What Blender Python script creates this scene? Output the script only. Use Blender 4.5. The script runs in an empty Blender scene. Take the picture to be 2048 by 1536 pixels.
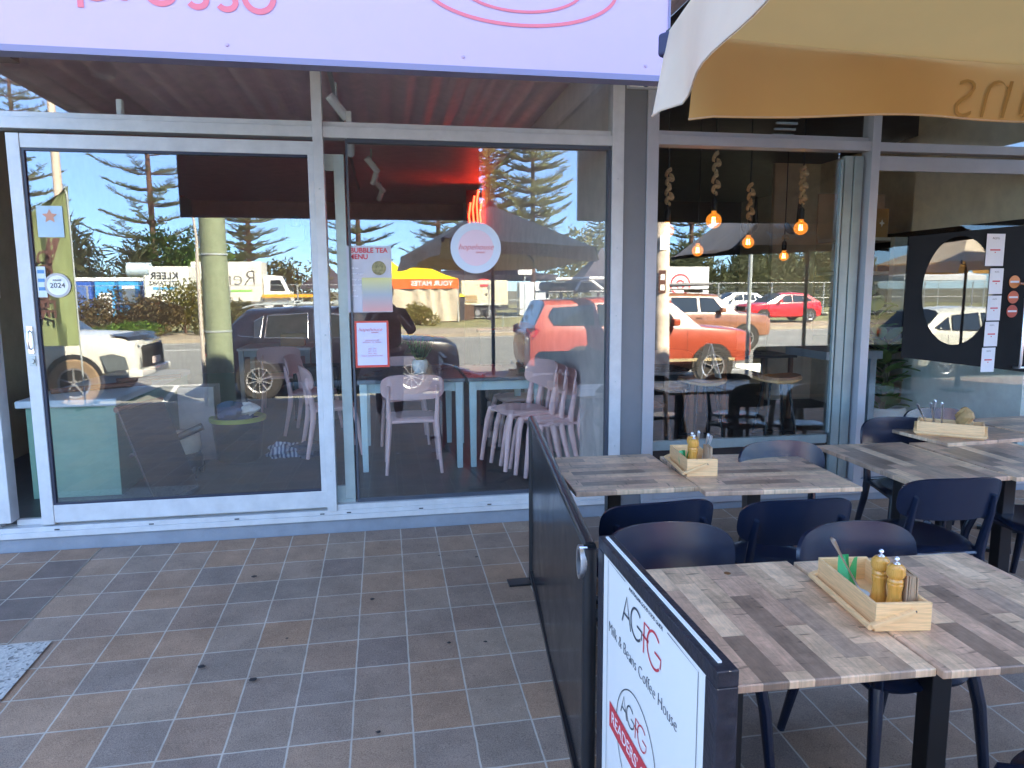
import bpy, bmesh, math, random
from mathutils import Vector, Matrix, Euler
random.seed(7)
R = math.radians
# ------------------------------------------------------------------ camera, sky, sun, exposure
sc = bpy.context.scene
cam = bpy.data.cameras.new('camera'); camo = bpy.data.objects.new('camera', cam); sc.collection.objects.link(camo)
camo.location = (0, -4.65, 1.581)
_y, _p, _r = 0.17496, 0.13205, -0.00587
_f = Vector((math.sin(_y)*math.cos(_p), math.cos(_y)*math.cos(_p), -math.sin(_p)))
_r0 = Vector((math.cos(_y), -math.sin(_y), 0)); _u0 = _r0.cross(_f)
_rt = math.cos(_r)*_r0 + math.sin(_r)*_u0; _up = -math.sin(_r)*_r0 + math.cos(_r)*_u0
camo.rotation_euler = Matrix((_rt, _up, -_f)).transposed().to_euler()
cam.sensor_width = 36; cam.lens = 1425.7/2048*36; cam.clip_start = .02; cam.clip_end = 3000
sc.camera = camo
SUN_EL, SUN_AZ = R(40), R(33)      # azimuth from +y towards +x
w = bpy.data.worlds.new('World'); sc.world = w; w.use_nodes = True
nt = w.node_tree; nt.nodes.clear()
sky = nt.nodes.new('ShaderNodeTexSky'); sky.sky_type = 'NISHITA'; sky.sun_disc = False
sky.sun_elevation = SUN_EL; sky.sun_rotation = SUN_AZ; sky.air_density = .75; sky.dust_density = 0; sky.ozone_density = 3.5
bg = nt.nodes.new('ShaderNodeBackground'); bg.inputs[1].default_value = .148
wo = nt.nodes.new('ShaderNodeOutputWorld'); _mx = nt.nodes.new('ShaderNodeMix'); _mx.data_type = 'RGBA'; _mx.blend_type = 'MULTIPLY'; _mx.inputs[0].default_value = 1; _tc = nt.nodes.new('ShaderNodeTexCoord'); _sp = nt.nodes.new('ShaderNodeSeparateXYZ'); nt.links.new(_tc.outputs['Generated'], _sp.inputs[0])
_rp = nt.nodes.new('ShaderNodeValToRGB'); _rp.color_ramp.interpolation = 'EASE'; _rp.color_ramp.elements[0].color = (.34,.475,.70,1); _rp.color_ramp.elements[1].position = .45; _rp.color_ramp.elements[1].color = (1.05,1.0,1.0,1)
nt.links.new(_sp.outputs[2], _rp.inputs[0]); nt.links.new(_rp.outputs[0], _mx.inputs[7]); nt.links.new(sky.outputs[0], _mx.inputs[6]); nt.links.new(_mx.outputs[2], bg.inputs[0]); nt.links.new(bg.outputs[0], wo.inputs[0])
sl = bpy.data.lights.new('sun', 'SUN'); sl.energy = 5.0; sl.angle = R(.53); sl.color = (1, .94, .84)
so = bpy.data.objects.new('sun', sl); sc.collection.objects.link(so)
sd = Vector((math.sin(SUN_AZ)*math.cos(SUN_EL), math.cos(SUN_AZ)*math.cos(SUN_EL), math.sin(SUN_EL)))
so.rotation_euler = sd.to_track_quat('Z', 'Y').to_euler(); so.location = (20, 20, 30)
sc.view_settings.view_transform = 'Standard'; sc.view_settings.look = 'None'
sc.view_settings.exposure = 3.45; sc.view_settings.gamma = 1; sc.view_settings.use_white_balance = True; sc.view_settings.white_balance_temperature = 7150; sc.view_settings.white_balance_tint = 8
sc.render.engine = 'CYCLES'; cy = sc.cycles
cy.use_denoising = True; cy.max_bounces = 9; cy.diffuse_bounces = 4; cy.glossy_bounces = 5; cy.transmission_bounces = 4
cy.transparent_max_bounces = 24; cy.caustics_reflective = False; cy.caustics_refractive = False; cy.sample_clamp_indirect = 6

# ------------------------------------------------------------------ helpers
C = sc.collection
def pz(y): return .0447*y if y > -5 else -.2235 + .012*(y+5)
ROAD = -.37
class MB:
    def __init__(s): s.v = []; s.f = []; s.m = []; s.M = Matrix.Identity(4)
    def add(s, vs, fs, mi=0):
        b = len(s.v); M = s.M
        s.v += [tuple(M @ Vector(v)) for v in vs]; s.f += [tuple(b+i for i in f) for f in fs]
        s.m += [mi]*len(fs); return s
    def box(s, x0, x1, y0, y1, z0, z1, mi=0):
        return s.add([(x0,y0,z0),(x1,y0,z0),(x1,y1,z0),(x0,y1,z0),(x0,y0,z1),(x1,y0,z1),(x1,y1,z1),(x0,y1,z1)],
                     [(3,2,1,0),(4,5,6,7),(0,1,5,4),(1,2,6,5),(2,3,7,6),(3,0,4,7)], mi)
    def beam(s, a, b, wx, wy, mi=0, up=(0,0,1), w2=None):
        a = Vector(a); b = Vector(b); d = (b-a).normalized(); u = Vector(up)
        if abs(d.dot(u)) > .95: u = Vector((0,1,0))
        x = d.cross(u).normalized(); y = x.cross(d)
        q = []
        for p, (hx, hy) in ((a, (wx/2, wy/2)), (b, ((w2 or (wx, wy))[0]/2, (w2 or (wx, wy))[1]/2))):
            q += [p-x*hx-y*hy, p+x*hx-y*hy, p+x*hx+y*hy, p-x*hx+y*hy]
        return s.add(q, [(3,2,1,0),(4,5,6,7),(0,1,5,4),(1,2,6,5),(2,3,7,6),(3,0,4,7)], mi)
    def tube(s, pts, r, n=10, mi=0, caps=True, sx=1):
        pts = [Vector(p) for p in pts]; rr = r if isinstance(r, (list, tuple)) else [r]*len(pts)
        vs = []; fs = []; px = None
        for i, p in enumerate(pts):
            d = (pts[min(i+1, len(pts)-1)]-pts[max(i-1, 0)]).normalized()
            if px is None:
                u = Vector((0,0,1)) if abs(d.z) < .9 else Vector((0,1,0)); px = d.cross(u).normalized()
            else: px = (px - d*px.dot(d)).normalized()
            py = d.cross(px)
            for k in range(n):
                a = 2*math.pi*k/n; vs.append(p + px*(math.cos(a)*rr[i]*sx) + py*(math.sin(a)*rr[i]))
        for i in range(len(pts)-1):
            for k in range(n):
                k2 = (k+1) % n; fs.append((i*n+k, i*n+k2, (i+1)*n+k2, (i+1)*n+k))
        if caps: fs.append(tuple(range(n))[::-1]); fs.append(tuple(range((len(pts)-1)*n, len(pts)*n)))
        return s.add(vs, fs, mi)
    def lathe(s, prof, c=(0,0,0), n=24, mi=0, axis='z', cap=True):
        vs = []; fs = []
        for r, z in prof:
            for k in range(n):
                a = 2*math.pi*k/n; x, y = r*math.cos(a), r*math.sin(a)
                v = (x, y, z) if axis == 'z' else ((x, z, y) if axis == 'y' else (z, x, y))
                vs.append((v[0]+c[0], v[1]+c[1], v[2]+c[2]))
        for i in range(len(prof)-1):
            for k in range(n):
                k2 = (k+1) % n; q = (i*n+k, i*n+k2, (i+1)*n+k2, (i+1)*n+k)
                fs.append(q if axis != 'y' else q[::-1])
        if cap:
            if prof[0][0] > 1e-5: fs.append(tuple(range(n))[::-1])
            if prof[-1][0] > 1e-5: fs.append(tuple(range((len(prof)-1)*n, len(prof)*n)))
        return s.add(vs, fs, mi)
    def prism(s, poly, y0, y1, mi=0, plane='xz'):
        n = len(poly); f = {'xz': lambda a, b, t: (a, t, b), 'yz': lambda a, b, t: (t, a, b), 'xy': lambda a, b, t: (a, b, t)}[plane]
        vs = [f(a, b, y0) for a, b in poly] + [f(a, b, y1) for a, b in poly]
        fs = [tuple(range(n)), tuple(range(2*n-1, n-1, -1))] + [(i, i+n, (i+1) % n+n, (i+1) % n) for i in range(n)]
        return s.add(vs, fs, mi)
    def quad(s, a, b, c, d, mi=0): return s.add([a, b, c, d], [(0,1,2,3)], mi)
    def grid(s, P, mi=0, close=False):
        nu, nv = len(P), len(P[0]); vs = [p for row in P for p in row]; fs = []
        for i in range(nu if close else nu-1):
            for j in range(nv-1):
                i2 = (i+1) % nu; fs.append((i*nv+j, i2*nv+j, i2*nv+j+1, i*nv+j+1))
        return s.add(vs, fs, mi)
    def build(s, name, mats, parent=None, smooth=False, bevel=0, seg=2, solid=0, sub=0, loc=None, label=None, kind=None, fix=True):
        me = bpy.data.meshes.new(name); me.from_pydata(s.v, [], s.f)
        if not isinstance(mats, (list, tuple)): mats = [mats]
        for m in mats: me.materials.append(m)
        if len(mats) > 1: me.polygons.foreach_set('material_index', s.m)
        if fix:
            bm = bmesh.new(); bm.from_mesh(me); bmesh.ops.recalc_face_normals(bm, faces=bm.faces); bm.to_mesh(me); bm.free()
        if smooth:
            me.polygons.foreach_set('use_smooth', [True]*len(me.polygons))
        o = bpy.data.objects.new(name, me); C.objects.link(o)
        if parent is not None: o.parent = parent
        if loc: o.location = loc
        if solid:
            md = o.modifiers.new('solid', 'SOLIDIFY'); md.thickness = solid; md.offset = 0
        if bevel:
            md = o.modifiers.new('bevel', 'BEVEL'); md.width = bevel; md.segments = seg; md.limit_method = 'ANGLE'; md.angle_limit = R(40)
            md.harden_normals = False
        if sub:
            md = o.modifiers.new('sub', 'SUBSURF'); md.levels = sub; md.render_levels = sub
        if smooth:
            md = o.modifiers.new('wn', 'EDGE_SPLIT'); md.split_angle = R(38); md.use_edge_sharp = False
        if label: o['label'] = label
        if kind: o['kind'] = kind
        return o
def thing(name, label, cat, loc=(0,0,0), rz=0, group=None, rot=None):
    o = bpy.data.objects.new(name, None); C.objects.link(o); o.location = loc
    o.rotation_euler = rot or (0,0,rz); o.empty_display_size = .1
    return tag(o, label, cat, group)
def tag(o, label, cat, group=None):
    o['label'] = label; o['category'] = cat
    if group: o['group'] = group
    return o
def struct(o): o['kind'] = 'structure'; return o
def dup(root, loc, rz=0, label=None, group=None, rot=None, scale=None):
    kids = {}
    for o in C.objects:
        if o.parent: kids.setdefault(o.parent.name, []).append(o)
    def rec(o, par):
        c = o.copy(); C.objects.link(c); c.parent = par
        for k in kids.get(o.name, []): rec(k, c)
        return c
    r = rec(root, None); r.location = loc; r.rotation_euler = rot or (0,0,rz)
    if scale: r.scale = scale if isinstance(scale, tuple) else (scale,)*3
    if label: r['label'] = label
    if group: r['group'] = group
    return r
# ---- materials
def newmat(name):
    m = bpy.data.materials.new(name); m.use_nodes = True; t = m.node_tree
    b = t.nodes['Principled BSDF']; return m, t, b
def N(t, typ, **k):
    n = t.nodes.new('ShaderNode'+typ)
    for a, v in k.items(): setattr(n, a, v)
    return n
def math_(t, op, a, b=None, c=None):
    n = N(t, 'Math', operation=op)
    for i, v in enumerate((a, b, c)):
        if v is None: continue
        if isinstance(v, (int, float)): n.inputs[i].default_value = v
        else: t.links.new(v, n.inputs[i])
    return n.outputs[0]
def mix_(t, fac, a, b, mode='MIX'):
    n = N(t, 'Mix', data_type='RGBA', blend_type=mode)
    for s, v in ((n.inputs[0], fac), (n.inputs[6], a), (n.inputs[7], b)):
        if isinstance(v, (int, float)): s.default_value = v
        elif isinstance(v, tuple): s.default_value = v if len(v) == 4 else (*v, 1)
        else: t.links.new(v, s)
    return n.outputs[2]
def mat(name, col, rough=.5, metal=0, var=.12, scale=6, bump=0, bscale=60, spec=.5, coat=0, sheen=0, emit=None, es=0, stretch=None, trans=0, alpha=1):
    m, t, b = newmat(name); col = (*col, 1)
    b.inputs['Roughness'].default_value = rough; b.inputs['Metallic'].default_value = metal
    b.inputs['Specular IOR Level'].default_value = spec; b.inputs['Coat Weight'].default_value = coat
    tc = N(t, 'TexCoord'); src = tc.outputs['Object']
    if stretch:
        mp = N(t, 'Mapping'); mp.inputs['Scale'].default_value = stretch; t.links.new(src, mp.inputs[0]); src = mp.outputs[0]
    if var:
        n = N(t, 'TexNoise'); n.inputs['Scale'].default_value = scale; n.inputs['Detail'].default_value = 5; n.inputs['Roughness'].default_value = .65
        t.links.new(src, n.inputs[0])
        mr = N(t, 'MapRange'); mr.inputs[1].default_value = .3; mr.inputs[2].default_value = .7; mr.inputs[3].default_value = 1-var; mr.inputs[4].default_value = 1+var
        t.links.new(n.outputs[0], mr.inputs[0])
        vm = N(t, 'VectorMath', operation='SCALE'); vm.inputs[0].default_value = col[:3]; t.links.new(mr.outputs[0], vm.inputs[3])
        t.links.new(vm.outputs[0], b.inputs['Base Color'])
        rr = math_(t, 'MULTIPLY_ADD', n.outputs[0], .25, rough-.125); t.links.new(rr, b.inputs['Roughness'])
    else: b.inputs['Base Color'].default_value = col
    if bump:
        n2 = N(t, 'TexNoise'); n2.inputs['Scale'].default_value = bscale; n2.inputs['Detail'].default_value = 6; t.links.new(src, n2.inputs[0])
        bp = N(t, 'Bump'); bp.inputs['Strength'].default_value = bump; bp.inputs['Distance'].default_value = .01
        t.links.new(n2.outputs[0], bp.inputs['Height']); t.links.new(bp.outputs[0], b.inputs['Normal'])
    if emit: b.inputs['Emission Color'].default_value = (*emit, 1); b.inputs['Emission Strength'].default_value = es
    if trans:
        o = t.nodes['Material Output']; tr = N(t, 'BsdfTranslucent'); tr.inputs[0].default_value = col
        mx = N(t, 'MixShader'); mx.inputs[0].default_value = trans
        t.links.new(b.outputs[0], mx.inputs[1]); t.links.new(tr.outputs[0], mx.inputs[2]); t.links.new(mx.outputs[0], o.inputs[0])
    return m
def glassmat(name, r0=.085, tint=(.97,.985,.975), dirt=.0):
    m, t, b = newmat(name); t.nodes.remove(b); o = t.nodes['Material Output']
    lw = N(t, 'LayerWeight'); lw.inputs[0].default_value = .5
    p5 = math_(t, 'POWER', lw.outputs['Facing'], 5.0); fac = math_(t, 'MULTIPLY_ADD', p5, 1-r0, r0)
    tr = N(t, 'BsdfTransparent'); tr.inputs[0].default_value = (*tint, 1)
    gl = N(t, 'BsdfGlossy'); gl.inputs['Roughness'].default_value = 0.0; gl.inputs[0].default_value = (1,1,1,1)
    mx = N(t, 'MixShader'); t.links.new(fac, mx.inputs[0]); t.links.new(tr.outputs[0], mx.inputs[1]); t.links.new(gl.outputs[0], mx.inputs[2])
    out = mx
    if dirt:
        tc = N(t, 'TexCoord'); n = N(t, 'TexNoise'); n.inputs['Scale'].default_value = 3; n.inputs['Detail'].default_value = 8; t.links.new(tc.outputs['Object'], n.inputs[0])
        d = math_(t, 'MULTIPLY', n.outputs[0], dirt); df = N(t, 'BsdfDiffuse'); df.inputs[0].default_value = (.7,.7,.7,1)  # pale diffuse film: dirt plus a painted haze that lifts the dark interior
        m2 = N(t, 'MixShader'); t.links.new(d, m2.inputs[0]); t.links.new(mx.outputs[0], m2.inputs[1]); t.links.new(df.outputs[0], m2.inputs[2]); out = m2
    t.links.new(out.outputs[0], o.inputs[0]); return m
def leafmat(name, c1, c2, tr=.3):
    m, t, b = newmat(name); g = N(t, 'NewGeometry')
    n = N(t, 'TexNoise'); n.inputs['Scale'].default_value = 1.3; t.links.new(g.outputs['Position'], n.inputs[0])
    r = math_(t, 'ADD', math_(t, 'MULTIPLY', g.outputs['Random Per Island'], .6), math_(t, 'MULTIPLY', n.outputs[0], .5))
    c = mix_(t, r, c1, c2); t.links.new(c, b.inputs['Base Color']); b.inputs['Roughness'].default_value = .6
    o = t.nodes['Material Output']; ts = N(t, 'BsdfTranslucent'); t.links.new(c, ts.inputs[0])
    mx = N(t, 'MixShader'); mx.inputs[0].default_value = tr; t.links.new(b.outputs[0], mx.inputs[1]); t.links.new(ts.outputs[0], mx.inputs[2]); t.links.new(mx.outputs[0], o.inputs[0])
    return m
def plankmat(name, along='y', pw=.075, pl=.42, seed=0):
    m, t, b = newmat(name); tc = N(t, 'TexCoord'); sp = N(t, 'SeparateXYZ'); t.links.new(tc.outputs['Object'], sp.inputs[0])
    U, V = (sp.outputs[0], sp.outputs[1]) if along == 'y' else (sp.outputs[1], sp.outputs[0])
    iu = math_(t, 'FLOOR', math_(t, 'DIVIDE', math_(t, 'ADD', U, seed), pw))
    wn = N(t, 'TexWhiteNoise', noise_dimensions='1D'); t.links.new(iu, wn.inputs['W'])
    vv = math_(t, 'DIVIDE', math_(t, 'ADD', V, math_(t, 'MULTIPLY', wn.outputs[0], 3.0)), pl); iv = math_(t, 'FLOOR', vv)
    cb = N(t, 'CombineXYZ'); t.links.new(iu, cb.inputs[0]); t.links.new(iv, cb.inputs[1]); cb.inputs[2].default_value = seed
    w2 = N(t, 'TexWhiteNoise', noise_dimensions='3D'); t.links.new(cb.outputs[0], w2.inputs['Vector'])
    rp = N(t, 'ValToRGB'); e = rp.color_ramp; e.interpolation = 'CONSTANT'
    e.elements[0].color = (.36,.235,.16,1); e.elements[1].color = (.99,.76,.49,1)
    for p, c in ((.10,(.54,.365,.25,1)),(.24,(.70,.44,.29,1)),(.55,(.80,.53,.33,1)),(.8,(.95,.65,.41,1))): q = e.elements.new(p); q.color = c
    t.links.new(w2.outputs[0], rp.inputs[0])
    # grain: stretched noise, offset per plank
    off = math_(t, 'MULTIPLY', w2.outputs[0], 37.0)
    c2 = N(t, 'CombineXYZ'); t.links.new(math_(t, 'ADD', math_(t, 'MULTIPLY', U, 60), off), c2.inputs[0]); t.links.new(math_(t, 'MULTIPLY', V, 5), c2.inputs[1]); t.links.new(off, c2.inputs[2])
    g = N(t, 'TexNoise'); g.inputs['Scale'].default_value = 1; g.inputs['Detail'].default_value = 7; g.inputs['Roughness'].default_value = .7; g.inputs['Distortion'].default_value = 1.2
    t.links.new(c2.outputs[0], g.inputs[0])
    g1 = N(t, 'MapRange'); g1.inputs[1].default_value = .28; g1.inputs[2].default_value = .72; g1.inputs[3].default_value = .72; g1.inputs[4].default_value = 1.2; t.links.new(g.outputs[0], g1.inputs[0])
    # blotchy weathering + dark cross cracks
    n3 = N(t, 'TexNoise'); n3.inputs['Scale'].default_value = 7; n3.inputs['Detail'].default_value = 8; n3.inputs['Roughness'].default_value = .75
    c3 = N(t, 'CombineXYZ'); t.links.new(math_(t, 'ADD', U, off), c3.inputs[0]); t.links.new(V, c3.inputs[1]); t.links.new(c3.outputs[0], n3.inputs[0])
    g3 = N(t, 'MapRange'); g3.inputs[1].default_value = .35; g3.inputs[2].default_value = .65; g3.inputs[3].default_value = .62; g3.inputs[4].default_value = 1.15; t.links.new(n3.outputs[0], g3.inputs[0])
    c4 = N(t, 'CombineXYZ'); t.links.new(math_(t, 'ADD', math_(t, 'MULTIPLY', U, 9), off), c4.inputs[0]); t.links.new(math_(t, 'MULTIPLY', V, 70), c4.inputs[1]); t.links.new(off, c4.inputs[2])
    n4 = N(t, 'TexNoise'); n4.inputs['Scale'].default_value = 1; n4.inputs['Detail'].default_value = 3; t.links.new(c4.outputs[0], n4.inputs[0])
    g4 = N(t, 'MapRange'); g4.inputs[1].default_value = .64; g4.inputs[2].default_value = .72; g4.inputs[3].default_value = 1; g4.inputs[4].default_value = .35; t.links.new(n4.outputs[0], g4.inputs[0])
    k = math_(t, 'MULTIPLY', math_(t, 'MULTIPLY', g1.outputs[0], g3.outputs[0]), g4.outputs[0])
    # seams
    fu = math_(t, 'FRACT', math_(t, 'DIVIDE', math_(t, 'ADD', U, seed), pw)); eu = math_(t, 'MINIMUM', fu, math_(t, 'SUBTRACT', 1, fu))
    fv = math_(t, 'FRACT', vv); ev = math_(t, 'MINIMUM', fv, math_(t, 'SUBTRACT', 1, fv))
    s1 = math_(t, 'GREATER_THAN', eu, .008); s2 = math_(t, 'GREATER_THAN', ev, .0025)
    seam = math_(t, 'MULTIPLY_ADD', math_(t, 'MULTIPLY', s1, s2), .3, .7)
    vm = N(t, 'VectorMath', operation='SCALE'); t.links.new(rp.outputs[0], vm.inputs[0]); t.links.new(math_(t, 'MULTIPLY', k, seam), vm.inputs[3])
    t.links.new(vm.outputs[0], b.inputs['Base Color']); b.inputs['Roughness'].default_value = .33; b.inputs['Specular IOR Level'].default_value = .45
    return m
def gridmat(name, px, py, x0, y0, cols, grout, gw=.008, bump=.25, rough=.7, speck=.25, distort=.006):
    m, t, b = newmat(name); g = N(t, 'NewGeometry'); sp = N(t, 'SeparateXYZ')
    n0 = N(t, 'TexNoise'); n0.inputs['Scale'].default_value = 14; n0.inputs['Detail'].default_value = 4; t.links.new(g.outputs['Position'], n0.inputs[0])
    va = N(t, 'VectorMath', operation='SUBTRACT'); t.links.new(n0.outputs['Color'], va.inputs[0]); va.inputs[1].default_value = (.5,.5,.5)
    vs = N(t, 'VectorMath', operation='SCALE'); t.links.new(va.outputs[0], vs.inputs[0]); vs.inputs[3].default_value = distort
    vd = N(t, 'VectorMath', operation='ADD'); t.links.new(g.outputs['Position'], vd.inputs[0]); t.links.new(vs.outputs[0], vd.inputs[1]); t.links.new(vd.outputs[0], sp.inputs[0])
    ux = math_(t, 'DIVIDE', math_(t, 'SUBTRACT', sp.outputs[0], x0), px); uy = math_(t, 'DIVIDE', math_(t, 'SUBTRACT', sp.outputs[1], y0), py)
    cb = N(t, 'CombineXYZ'); t.links.new(math_(t, 'FLOOR', ux), cb.inputs[0]); t.links.new(math_(t, 'FLOOR', uy), cb.inputs[1])
    wn = N(t, 'TexWhiteNoise', noise_dimensions='3D'); t.links.new(cb.outputs[0], wn.inputs['Vector'])
    rp = N(t, 'ValToRGB'); e = rp.color_ramp; e.elements[0].color = (*cols[0], 1); e.elements[1].color = (*cols[-1], 1)
    for i, c in enumerate(cols[1:-1]): q = e.elements.new((i+1)/(len(cols)-1)); q.color = (*c, 1)
    t.links.new(wn.outputs[0], rp.inputs[0])
    n1 = N(t, 'TexNoise'); n1.inputs['Scale'].default_value = 260; n1.inputs['Detail'].default_value = 3; t.links.new(g.outputs['Position'], n1.inputs[0])
    n2 = N(t, 'TexNoise'); n2.inputs['Scale'].default_value = 5; n2.inputs['Detail'].default_value = 8; n2.inputs['Roughness'].default_value = .7; t.links.new(g.outputs['Position'], n2.inputs[0])
    a1 = N(t, 'MapRange'); a1.inputs[1].default_value = .3; a1.inputs[2].default_value = .7; a1.inputs[3].default_value = 1-speck; a1.inputs[4].default_value = 1+speck; t.links.new(n1.outputs[0], a1.inputs[0])
    a2 = N(t, 'MapRange'); a2.inputs[1].default_value = .3; a2.inputs[2].default_value = .7; a2.inputs[3].default_value = .76; a2.inputs[4].default_value = 1.2; t.links.new(n2.outputs[0], a2.inputs[0])
    def ed(u): f = math_(t, 'FRACT', u); return math_(t, 'MINIMUM', f, math_(t, 'SUBTRACT', 1, f))
    ex = math_(t, 'MULTIPLY', ed(ux), px); ey = math_(t, 'MULTIPLY', ed(uy), py); em = math_(t, 'MINIMUM', ex, ey)
    sm = N(t, 'MapRange', interpolation_type='SMOOTHSTEP'); sm.inputs[1].default_value = gw*.35; sm.inputs[2].default_value = gw*.7; t.links.new(em, sm.inputs[0])
    vm = N(t, 'VectorMath', operation='SCALE'); t.links.new(rp.outputs[0], vm.inputs[0]); t.links.new(math_(t, 'MULTIPLY', a1.outputs[0], a2.outputs[0]), vm.inputs[3])
    vg = N(t, 'VectorMath', operation='SCALE'); vg.inputs[0].default_value = grout; t.links.new(a2.outputs[0], vg.inputs[3])
    t.links.new(mix_(t, sm.outputs[0], vg.outputs[0], vm.outputs[0]), b.inputs['Base Color'])
    hh = math_(t, 'ADD', math_(t, 'MULTIPLY', sm.outputs[0], 1), math_(t, 'MULTIPLY', n1.outputs[0], .25))
    bp = N(t, 'Bump'); bp.inputs['Strength'].default_value = bump; bp.inputs['Distance'].default_value = .004; t.links.new(hh, bp.inputs['Height']); t.links.new(bp.outputs[0], b.inputs['Normal'])
    b.inputs['Roughness'].default_value = rough
    return m
def text(s, size, m, parent, loc, rot=(R(90),0,0), ext=.0006, off=0, al='CENTER', shear=0, sp=1, name='lettering', label=None, sx=1):
    c = bpy.data.curves.new(name, 'FONT'); c.body = s; c.size = size; c.extrude = ext; c.offset = off; c.align_x = al; c.align_y = 'CENTER'
    c.shear = shear; c.space_character = sp; c.resolution_u = 3; c.materials.append(m)
    q = bpy.data.objects.new(name, c); me = bpy.data.meshes.new_from_object(q); me.materials.clear(); me.materials.append(m)
    bpy.data.objects.remove(q); bpy.data.curves.remove(c)
    o = bpy.data.objects.new(name, me); C.objects.link(o); o.location = loc; o.rotation_euler = rot; o.scale = (sx,1,1)
    if parent is not None: o.parent = parent
    return o
def arc(cx, cy, r, a0, a1, n=14, ry=None):
    return [(cx+r*math.cos(R(a0+(a1-a0)*i/n)), cy+(ry or r)*math.sin(R(a0+(a1-a0)*i/n))) for i in range(n+1)]
def ribbon(mb, pts, wd, f, mi=0, closed=False):
    n = len(pts); L = []; 
    for i, p in enumerate(pts):
        a = pts[(i-1) % n] if closed or i > 0 else p; b = pts[(i+1) % n] if closed or i < n-1 else p
        d = Vector((b[0]-a[0], b[1]-a[1])); d = d.normalized() if d.length > 0 else Vector((1,0)); q = Vector((-d.y, d.x))*wd/2
        L.append(((p[0]+q.x, p[1]+q.y), (p[0]-q.x, p[1]-q.y)))
    vs = [f(*c) for pr in L for c in pr]; fs = []
    for i in range(n if closed else n-1): j = (i+1) % n; fs.append((2*i, 2*i+1, 2*j+1, 2*j))
    mb.add(vs, fs, mi)
M = {}
M['alu'] = mat('white_powder_coated_aluminium', (.57,.575,.575), .38, var=.09, scale=9, spec=.5)
M['alu2'] = mat('anodised_aluminium', (.42,.47,.47), .35, .2, var=.08, scale=3)
M['glass'] = glassmat('shop_glass', .085, dirt=.012)
M['glass2'] = glassmat('coffee_house_glass', .10, dirt=.006)
M['carglass'] = mat('car_glass', (.02,.025,.025), .05, var=0, spec=1.2)
M['grey'] = mat('grey_render_paint', (.17,.175,.185), .6, var=.06, bump=.1)
M['plinth'] = mat('plinth_paint', (.24,.27,.31), .6, var=.12, bump=.25, bscale=40)
M['black'] = mat('black_powder_coat', (.012,.012,.014), .35, var=.2)
M['rubber'] = mat('black_rubber', (.02,.02,.02), .8)
M['white'] = mat('white_paint', (.8,.8,.78), .5, var=.04)
M['chrome'] = mat('chrome', (.85,.85,.87), .28, 1, var=0)
M['navy'] = mat('navy_polypropylene', (.008,.015,.036), .27, var=0, spec=.7)
M['pink'] = mat('dusty_pink_polypropylene', (.88,.56,.54), .5, var=.05)
M['red'] = mat('red_vinyl', (.62,.045,.06), .5, var=0)
M['signpink'] = mat('coral_vinyl', (.72,.14,.17), .5, var=0)
M['dkgrey'] = mat('charcoal', (.04,.04,.045), .5)
M['paper'] = mat('paper_print', (.75,.75,.78), .6, var=.02)
M['ink'] = mat('dark_ink', (.03,.03,.035), .6, var=0)
# ------------------------------------------------------------------ ground, road
pav = gridmat('clay_pavers', .23, .24, .06, -.18, [(.34,.225,.155),(.37,.22,.135),(.29,.205,.155),(.36,.25,.175),(.22,.17,.145),(.40,.235,.14),(.33,.225,.16),(.25,.19,.15)], (.50,.42,.34), gw=.0070, speck=.38)
xs = [-30,-8,-3,-1.8,0,2,4,8,30]; ys = [.0,-1,-2.5,-4,-5,-6.4,-7.75]
mb = MB(); mb.grid([[(x, y, pz(y)) for y in ys] for x in xs]); struct(mb.build('footpath', pav))
# darker replacement pavers left of a joint, exposed aggregate strip
pd = gridmat('dark_replacement_pavers', .23, .24, .06, -.18, [(.15,.115,.10),(.38,.22,.13),(.19,.14,.115),(.42,.24,.14)], (.46,.40,.33), gw=.0065)
mb = MB(); mb.grid([[(x, y, pz(y)+.004) for y in (-.005,-.42,-.66,-1.14,-2.6,-5)] for x in (-5.69,-3.8,-1.78)]); struct(mb.build('pavement', pd))
m, t, b = newmat('exposed_aggregate'); g = N(t, 'NewGeometry')
vo = N(t, 'TexVoronoi'); vo.inputs['Scale'].default_value = 75; t.links.new(g.outputs['Position'], vo.inputs[0])
rp = N(t, 'ValToRGB'); rp.color_ramp.elements[0].color = (.05,.045,.045,1); rp.color_ramp.elements[1].color = (.62,.57,.50,1); q = rp.color_ramp.elements.new(.35); q.color = (.45,.42,.38,1)
t.links.new(vo.outputs['Color'], rp.inputs[0]); t.links.new(rp.outputs[0], b.inputs['Base Color']); b.inputs['Roughness'].default_value = .8
bp = N(t, 'Bump'); bp.inputs['Strength'].default_value = .5; bp.inputs['Distance'].default_value = .004; t.links.new(vo.outputs[0], bp.inputs['Height']); t.links.new(bp.outputs[0], b.inputs['Normal'])
mb = MB(); mb.grid([[(x, y, pz(y)+.008) for y in (-1.16,-1.63)] for x in (-3.4,-1.585)]); struct(mb.build('pavement_aggregate_strip', m))
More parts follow.
